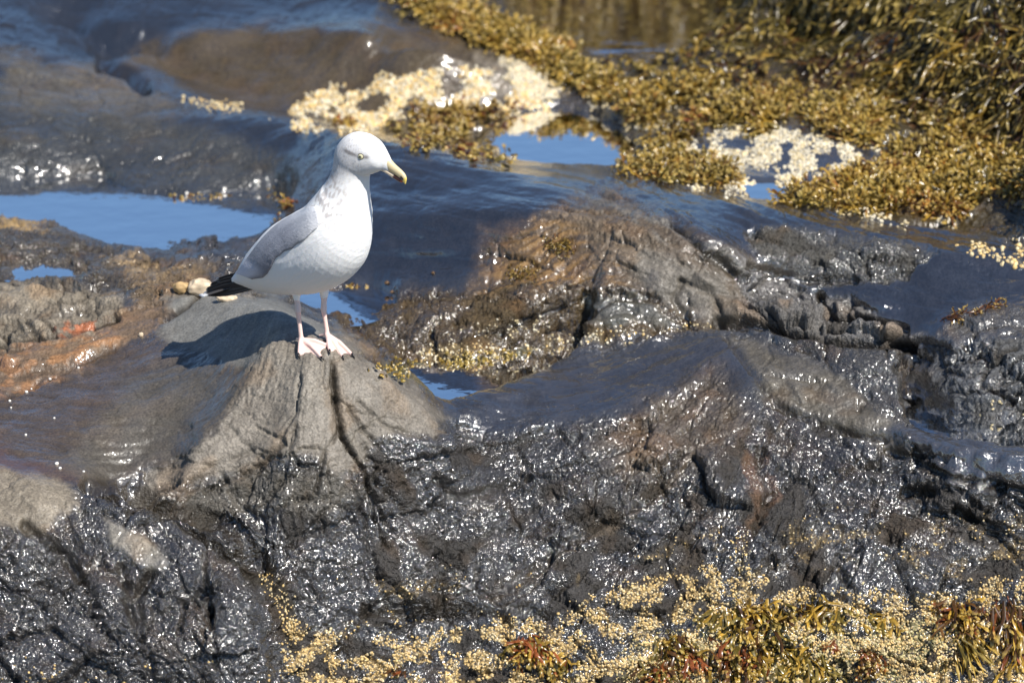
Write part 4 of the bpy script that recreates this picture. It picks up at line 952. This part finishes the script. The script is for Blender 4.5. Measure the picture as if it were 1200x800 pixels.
def snail(u, v, r, mat, label, seed):
    p, nn = surf(u, v); V = []; F = []; n = 60; m_ = 10
    for i in range(n+1):
        t_ = i/n; a = t_*2.6*2*math.pi; rad = r*(1-t_)**1.3; R_ = r*.55*(1-t_)**1.2
        c = np.array([math.cos(a)*R_, math.sin(a)*R_, r*1.3*t_+r*.2]); d = np.array([math.cos(a), math.sin(a), 0])
        for j in range(m_):
            b = 2*math.pi*j/m_; V.append(p+c+d*rad*.75*math.cos(b)+np.array([0, 0, 1])*rad*.75*math.sin(b))
    for i in range(n):
        for j in range(m_): F.append((i*m_+j, i*m_+(j+1) % m_, (i+1)*m_+(j+1) % m_, (i+1)*m_+j))
    return tag(link_mesh('periwinkle', V, F, mat), label, 'sea snail')
snail(453, 332, .006, M_SNAIL, 'upper of two brown periwinkles right of the small blue pool', 1)
snail(459, 343, .005, M_SNAIL, 'lower of two brown periwinkles right of the small blue pool', 2)
snail(507, 320, .0045, M_SNAIL, 'small lone brown periwinkle on the dark slab right of the two periwinkles', 3)
for (u, v, r) in [(10,469,.0028),(30,458,.0032),(36,455,.002),(59,445,.003),(90,431,.0026),(108,412,.0022),(62,488,.0022),(30,508,.0026),(66,543,.004),(70,548,.003),(98,553,.0026),(12,476,.002),(122,533,.002)]:
    o = lump('shell', M_SHELL_GLINT, u, v, r, (1, .9, .8), int(u*7), .3, .2, 8); tag(o, 'tiny white shell among those strewn on the brown hollow by the left edge', 'shell', 'white shells strewn over the brown hollow at the left')
glint_px = [(18,208),(30,207),(38,206),(52,205),(66,205),(78,205),(92,204),(104,204),(118,203),(142,190),(168,232),(176,231),(190,230),(214,229),(222,229),(230,228),(252,227),(262,221),(282,219),(296,216),(302,213),(318,211)]  # white beads modelled in place of glints along the far waterline
for k, (u, v) in enumerate(glint_px):
    if k % 3 == 1: continue
    u += rb.normal(0, 4); v += rb.normal(0, 1)
    o = lump('shell', M_SHELL_GLINT, u, v, .0016+.0011*((k*7) % 3), (1, .9, .8), 300+k, .3, .2, 8); tag(o, 'white bead standing in for a glint at the far waterline of the long blue pool', 'shell', 'white glint beads along the far waterline of the left pool')

# ------------------------------------------------------------------ seaweed
def weed_mat():
    m_, n, l, b = new_mat('rockweed'); at = n.new('ShaderNodeAttribute'); at.attribute_name = 'Col'
    b.inputs['Roughness'].default_value = .32; b.inputs['Coat Weight'].default_value = .4; b.inputs['Coat Roughness'].default_value = .15
    nz = n.new('ShaderNodeTexNoise'); nz.inputs['Scale'].default_value = 220; mr = n.new('ShaderNodeMapRange'); mr.inputs[1].default_value = .3; mr.inputs[2].default_value = .7; mr.inputs[3].default_value = .65; mr.inputs[4].default_value = 1.35
    geo = n.new('ShaderNodeNewGeometry'); l.new(geo.outputs['Position'], nz.inputs['Vector']); l.new(nz.outputs[0], mr.inputs[0])
    mx = n.new('ShaderNodeMix'); mx.data_type = 'RGBA'; mx.blend_type = 'MULTIPLY'; mx.inputs[0].default_value = 1; l.new(at.outputs['Color'], mx.inputs[6]); l.new(mr.outputs[0], mx.inputs[7]); l.new(mx.outputs[2], b.inputs['Base Color'])
    tl = n.new('ShaderNodeBsdfTranslucent'); l.new(mx.outputs[2], tl.inputs[0]); ms = n.new('ShaderNodeMixShader'); ms.inputs[0].default_value = .3
    l.new(b.outputs[0], ms.inputs[1]); l.new(tl.outputs[0], ms.inputs[2]); l.new(ms.outputs[0], n['Material Output'].inputs[0])
    return m_
M_WEED = weed_mat()
GOLD, OLIVE, RED, BRN, PALE = np.array([.42, .255, .036]), np.array([.17, .125, .024]), np.array([.27, .08, .022]), np.array([.12, .055, .015]), np.array([.50, .36, .10])
class Weed:
    def __init__(s): s.V = []; s.Q = []; s.C = []; s.n = 0
    def ribbon(s, pts, side, w, c, bulb=False):
        K = len(pts); V = np.empty((K, 3, 3))
        for k in range(K):
            t_ = k/(K-1); ww = w*(.45+.75*math.sin(math.pi*min(1, .15+t_*.75)))
            if k == K-1: ww *= .35
            if bulb and k == K-2: ww *= 1.5
            upv = np.cross(side, pts[min(k+1, K-1)]-pts[max(k-1, 0)]); upv /= np.linalg.norm(upv)+1e-9
            V[k, 0] = pts[k]-side*ww; V[k, 1] = pts[k]+upv*ww*(.9 if bulb and k >= K-2 else .35); V[k, 2] = pts[k]+side*ww
        gi = s.n+np.arange(K*3).reshape(K, 3)
        s.Q.append(np.stack([gi[:-1, :-1], gi[:-1, 1:], gi[1:, 1:], gi[1:, :-1]], -1).reshape(-1, 4)); s.V.append(V.reshape(-1, 3))
        cc = np.tile(c, (K*3, 1))*np.repeat(np.linspace(.75, 1.15, K), 3)[:, None]
        if bulb: cc[-6:] = cc[-6:]*.4+PALE*.75
        s.C.append(cc); s.n += K*3
    def frond(s, p, d, nn, L, w, c, rg_, depth=2, curl=.5, K=6, droop=.0):
        pts = [p]; step = L/(K-1); bend = rg_.normal(0, curl, 3)
        for k in range(K-1):
            d = d+bend*.35/(K)*2+rg_.normal(0, .12, 3)+np.array([0, 0, -droop]); d /= np.linalg.norm(d); pts.append(pts[-1]+d*step)
        side = np.cross(d, nn+rg_.normal(0, .5, 3)); side /= np.linalg.norm(side)+1e-9
        s.ribbon(pts, side, w, c, depth == 0)
        if depth > 0:
            for _ in range(2):
                d2 = d+rg_.normal(0, .45, 3); d2 /= np.linalg.norm(d2)
                s.frond(pts[-2], d2, nn, L*.62, w*.85, c*rg_.uniform(.85, 1.2), rg_, depth-1, curl, max(4, K-1), droop)
    def build(s, name): return fast_mesh(name, np.concatenate(s.V), np.concatenate(s.Q), M_WEED, np.concatenate(s.C))
DOWN = np.array([0, 0, -1.])
def mat_bed(W, poly, n, L, w, cols, seed, thr=None, edge=8, lift=.5, depth=1, downs=.3):
    rg_ = np.random.default_rng(seed)
    for (u, v) in scatter(poly, n, edge, thr, .02, seed):
        p, nn = surf(u, v); tdir = rg_.normal(0, 1, 3); tdir -= nn*(tdir@nn); tdir /= np.linalg.norm(tdir)
        dn = DOWN-nn*(DOWN@nn); d = tdir*.7+dn*downs+nn*lift*rg_.uniform(.2, 1); d /= np.linalg.norm(d)
        k = fbm(np.array([[u*.018, v*.03, seed*1.]]), 1.0, 2)[0]
        c = cols[min(len(cols)-1, max(0, int((k+.5+rg_.normal(0, .22))*len(cols))))]*rg_.uniform(.35, 1.25)*(1-.45*smooth(.0, .35, fbm(np.array([[u*.045, v*.08, seed*2.]]), 1.0, 2)[0]))
        W.frond(p+nn*rg_.uniform(0, .012), d, nn, L*rg_.uniform(.6, 1.3), w*rg_.uniform(.7, 1.2), c, rg_, depth, .7, 5, .06)
W = Weed()
A1 = [(448,-20),(480,-20),(560,18),(640,48),(690,85),(730,112),(770,124),(768,146),(735,124),(694,104),(655,95),(620,70),(560,48),(500,22)]
A2 = [(700,100),(770,92),(850,86),(930,92),(1010,112),(1100,128),(1190,170),(1350,215),(1350,240),(1180,228),(1120,200),(1050,190),(1000,165),(940,138),(860,140),(805,160),(768,165),(738,124)]
A3 = [(738,188),(770,170),(800,182),(860,203),(850,216),(780,213),(725,200)]
A4 = [(915,237),(960,216),(1030,198),(1110,196),(1160,222),(1120,250),(1050,248),(990,246)]
mat_bed(W, A1, 3200, .030, .0027, (OLIVE, GOLD, GOLD, RED*.8+GOLD*.3), 21, None, 5)
mat_bed(W, A2, 6500, .030, .0027, (BRN, OLIVE, GOLD, GOLD, OLIVE, RED*.6+GOLD*.4), 22, .03, 9)
mat_bed(W, A3, 1300, .026, .0026, (GOLD, OLIVE, RED*.5+GOLD*.5), 23, -.12, 6)
mat_bed(W, A4, 2400, .028, .0026, (OLIVE, GOLD, GOLD, RED*.7+GOLD*.3), 24, -.15, 7)
mat_bed(W, [(1100,180),(1200,175),(1350,200),(1350,262),(1200,215),(1130,225)], 900, .028, .0027, (OLIVE, GOLD), 25, None, 6)
mat_bed(W, [(380,146),(440,132),(520,124),(570,128),(600,120),(610,132),(540,142),(470,152),(400,156)], 260, .02, .0026, (BRN, RED*.6, GOLD), 26, .05, 5)
tag(W.build('rockweed_mat'), 'blurred mat of golden and olive rockweed over the far low rocks', 'seaweed', kind='stuff')
# long weed hanging down the bank at the upper right, and over the far bank
W = Weed(); rg_ = np.random.default_rng(31)
BK = [(835,-60),(1350,-60),(1350,175),(1200,165),(1130,128),(1050,104),(960,82),(860,58)]
for (u, v) in scatter(BK, 4200, 6, None, .02, 31):
    p, nn = surf(u, v); dn = DOWN-nn*(DOWN@nn); dn /= np.linalg.norm(dn)+1e-9
    k = fbm(np.array([[u*.012, v*.02, 3.]]), 1.0, 2)[0]
    d = dn+rg_.normal(0, .28, 3)+nn*.25; c = (GOLD if k > .2 else OLIVE if k > -.2 else BRN)*rg_.uniform(.35, 1.15)
    if v > 60 and u > 1080: c = c*.6  # shade of the upper right corner put into the weed colour
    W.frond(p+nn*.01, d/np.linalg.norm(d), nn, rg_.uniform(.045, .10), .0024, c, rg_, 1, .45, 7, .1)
mat_bed(W, [(550,-40),(700,-42),(850,-40),(900,-240),(700,-240),(550,-240)], 1300, .05, .005, (BRN*.6, BRN, OLIVE*.6), 33, None, 6, .4, 1)  # unseen weed added above the frame for its dark reflection in the pool
mat_bed(W, [(-100,-90),(450,-90),(450,-200),(-100,-200)], 200, .05, .006, (BRN, OLIVE, GOLD), 34, .1, 6, .4, 1)
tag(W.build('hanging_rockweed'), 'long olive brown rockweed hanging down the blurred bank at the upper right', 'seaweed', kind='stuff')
# weed and stones under the shallow brown water
W = Weed()
mat_bed(W, [(600,-20),(850,-20),(900,90),(800,95),(740,105),(640,50)], 600, .03, .005, (BRN, OLIVE, GOLD*.7), 41, -.05, 8, .25, 1)
mat_bed(W, [(430,150),(560,134),(600,140),(600,196),(560,190),(470,172)], 420, .02, .004, (BRN, OLIVE, GOLD*.7, RED*.6), 42, .0, 6, .15, 0)
mat_bed(W, [(200,236),(330,226),(330,262),(240,262)], 150, .012, .003, (BRN, RED*.5, OLIVE), 43, .0, 6, .15, 0)
mat_bed(W, [(430,430),(620,410),(640,430),(520,466)], 260, .01, .0028, (GOLD*.8, OLIVE, PALE*.6), 44, .0, 6, .1, 0)
tag(W.build('sunken_weed'), 'broken brown and olive weed lying under the shallow pool water', 'seaweed', kind='stuff')
def tuft(u, v, spread, n, L, w, cols, label, seed, depth=2, aim=None, lift=.35, du=1., name='rockweed_tuft'):
    W = Weed(); rg_ = np.random.default_rng(seed+500)
    for i in range(n):
        uu = u+rg_.normal(0, spread*du); vv = v+rg_.normal(0, spread*.5); p, nn = surf(uu, vv)
        dn = DOWN-nn*(DOWN@nn); dn /= np.linalg.norm(dn)+1e-9
        d = dn*1.1+rg_.normal(0, .35, 3)+nn*lift
        if aim is not None: d = d*.45+np.array(aim)*1.0
        c = cols[rg_.integers(len(cols))]*rg_.uniform(.6, 1.35)
        W.frond(p+nn*.002, d/np.linalg.norm(d), nn, L*rg_.uniform(.6, 1.25), w*rg_.uniform(.75, 1.2), c, rg_, depth, .5, 6, .12)
    return tag(W.build(name), label, 'seaweed')
T = tuft
T(623,752,7,110,.036,.0030,(RED,RED,GOLD,OLIVE),'rust red and gold rockweed tuft hanging left of centre at the bottom edge',1)
T(656,776,5,60,.026,.0028,(RED,GOLD,OLIVE),'small orange rockweed tuft just right of the tall rust red tuft',2)
T(790,752,9,110,.032,.0030,(OLIVE,BRN,GOLD),'dark olive tuft with brown fronds between the bottom barnacles right of the orange tuft',3)
T(812,770,5,70,.026,.0030,(RED,RED,BRN),'deep red rockweed tuft under the dark olive tuft',4)
T(846,722,8,80,.028,.0032,(OLIVE,GOLD),'small olive gold tuft highest in the barnacle crust',5)
T(890,722,15,260,.036,.0034,(OLIVE,GOLD,BRN),'widest bushy olive gold tuft in the bottom barnacle crust',6)
T(872,764,16,220,.034,.0034,(OLIVE,BRN,GOLD,RED),'dark olive and rust tuft below the bushy olive gold tuft',7)
T(930,772,16,180,.032,.0034,(OLIVE,OLIVE,GOLD),'low olive tuft at the bottom edge right of the bushy tuft',8)
T(955,712,9,110,.048,.0028,(GOLD,OLIVE,BRN),'long strap shaped brown gold tuft hanging straight down the crust',9,1)
T(985,716,7,50,.030,.0028,(GOLD,OLIVE),'slim gold tuft beside the long strap shaped tuft',10,1)
T(1030,722,7,45,.024,.0030,(GOLD,OLIVE),'small gold tuft standing alone between slim tuft and long right weeds',11)
T(976,752,3,22,.016,.0026,(RED,RED),'tiny bright red tuft below the long strap shaped tuft',12)
T(1018,768,6,90,.024,.0028,(RED,BRN),'narrow red brown tuft at the bottom edge below the small gold tuft',13)
T(1122,716,11,150,.040,.0030,(BRN,GOLD,RED*.7),'red brown head of weed above the long olive strands at right',14)
T(1130,742,10,110,.085,.0020,(OLIVE,GOLD,OLIVE),'long stringy olive strands sweeping down to the right corner',15,0,aim=(.55,-.12,-.75),name='stringy_weed')
T(1178,715,14,190,.055,.0030,(RED,BRN,BRN,GOLD),'dark red brown weed hanging at the right edge of the ledge',16,1,aim=(.35,-.1,-.8))
T(1195,760,8,60,.05,.0030,(RED,GOLD),'rust orange weed in the bottom right corner',17,1,aim=(.3,-.1,-.8))
T(770,785,12,120,.022,.0030,(BRN,RED,OLIVE),'short brown and red tuft at the bottom edge left of the deep red tuft',18)
T(468,786,4,22,.018,.0026,(RED,BRN),'little dark red sprig alone on the dark rock at bottom left',19,1)
T(1045,196,11,70,.024,.0032,(RED,RED,RED),'bright orange red tuft on the blurred weed mat',20,1,lift=.8)
T(825,137,7,120,.024,.0032,(RED,RED,GOLD),'orange red tuft on the left of the blurred weed mat above the white barnacles',21,1,lift=.8)
T(340,237,4,50,.016,.0026,(RED,RED,GOLD),'small orange sprig at the pool edge behind the gull\'s neck',22,1,lift=.8)
T(655,60,4,140,.02,.0032,(RED*.8+GOLD*.2,RED),'reddish tuft on top of the weed band right of the far boulder',23,1,lift=.8)
T(400,143,5,60,.018,.0026,(RED,BRN,GOLD),'rusty tuft under the cream barnacles above the gull\'s head',24,1,lift=.5)
T(420,339,8,60,.009,.0022,(GOLD*.7,BRN),'little brown weed scrap floating in the small pool by the legs',25,1,du=1.4)
T(895,150,9,60,.024,.0032,(OLIVE,GOLD),'olive tuft between the two bare dark patches of the weed mat',26,1,lift=.8)
T(612,318,10,130,.012,.0009,(BRN,GOLD*.5),'fine brown thread weed spread on the slab right of the gull',27,1,lift=.6,name='thread_weed')
T(660,285,9,100,.014,.0009,(BRN,GOLD*.5),'fine tan thread weed higher on the slab near the bend in the rock',28,1,lift=.9,name='thread_weed')
W = Weed(); rg_ = np.random.default_rng(77)
for q_ in range(70):
    t_ = rg_.uniform(0, 1); u = 1100+72*t_; v = 376-20*t_+rg_.normal(0, 1.2); p, nn = surf(u, v)
    W.frond(p+nn*.002, np.array([.8, .1, 0])+rg_.normal(0, .3, 3), nn, rg_.uniform(.012, .03), .0013, (RED*.25+BRN*.7)*rg_.uniform(.4, 1.1), rg_, 1, .5, 5, .05)
tag(W.build('seaweed_strip'), 'thin red brown strip of weed on the blue wet slab at the right', 'seaweed')
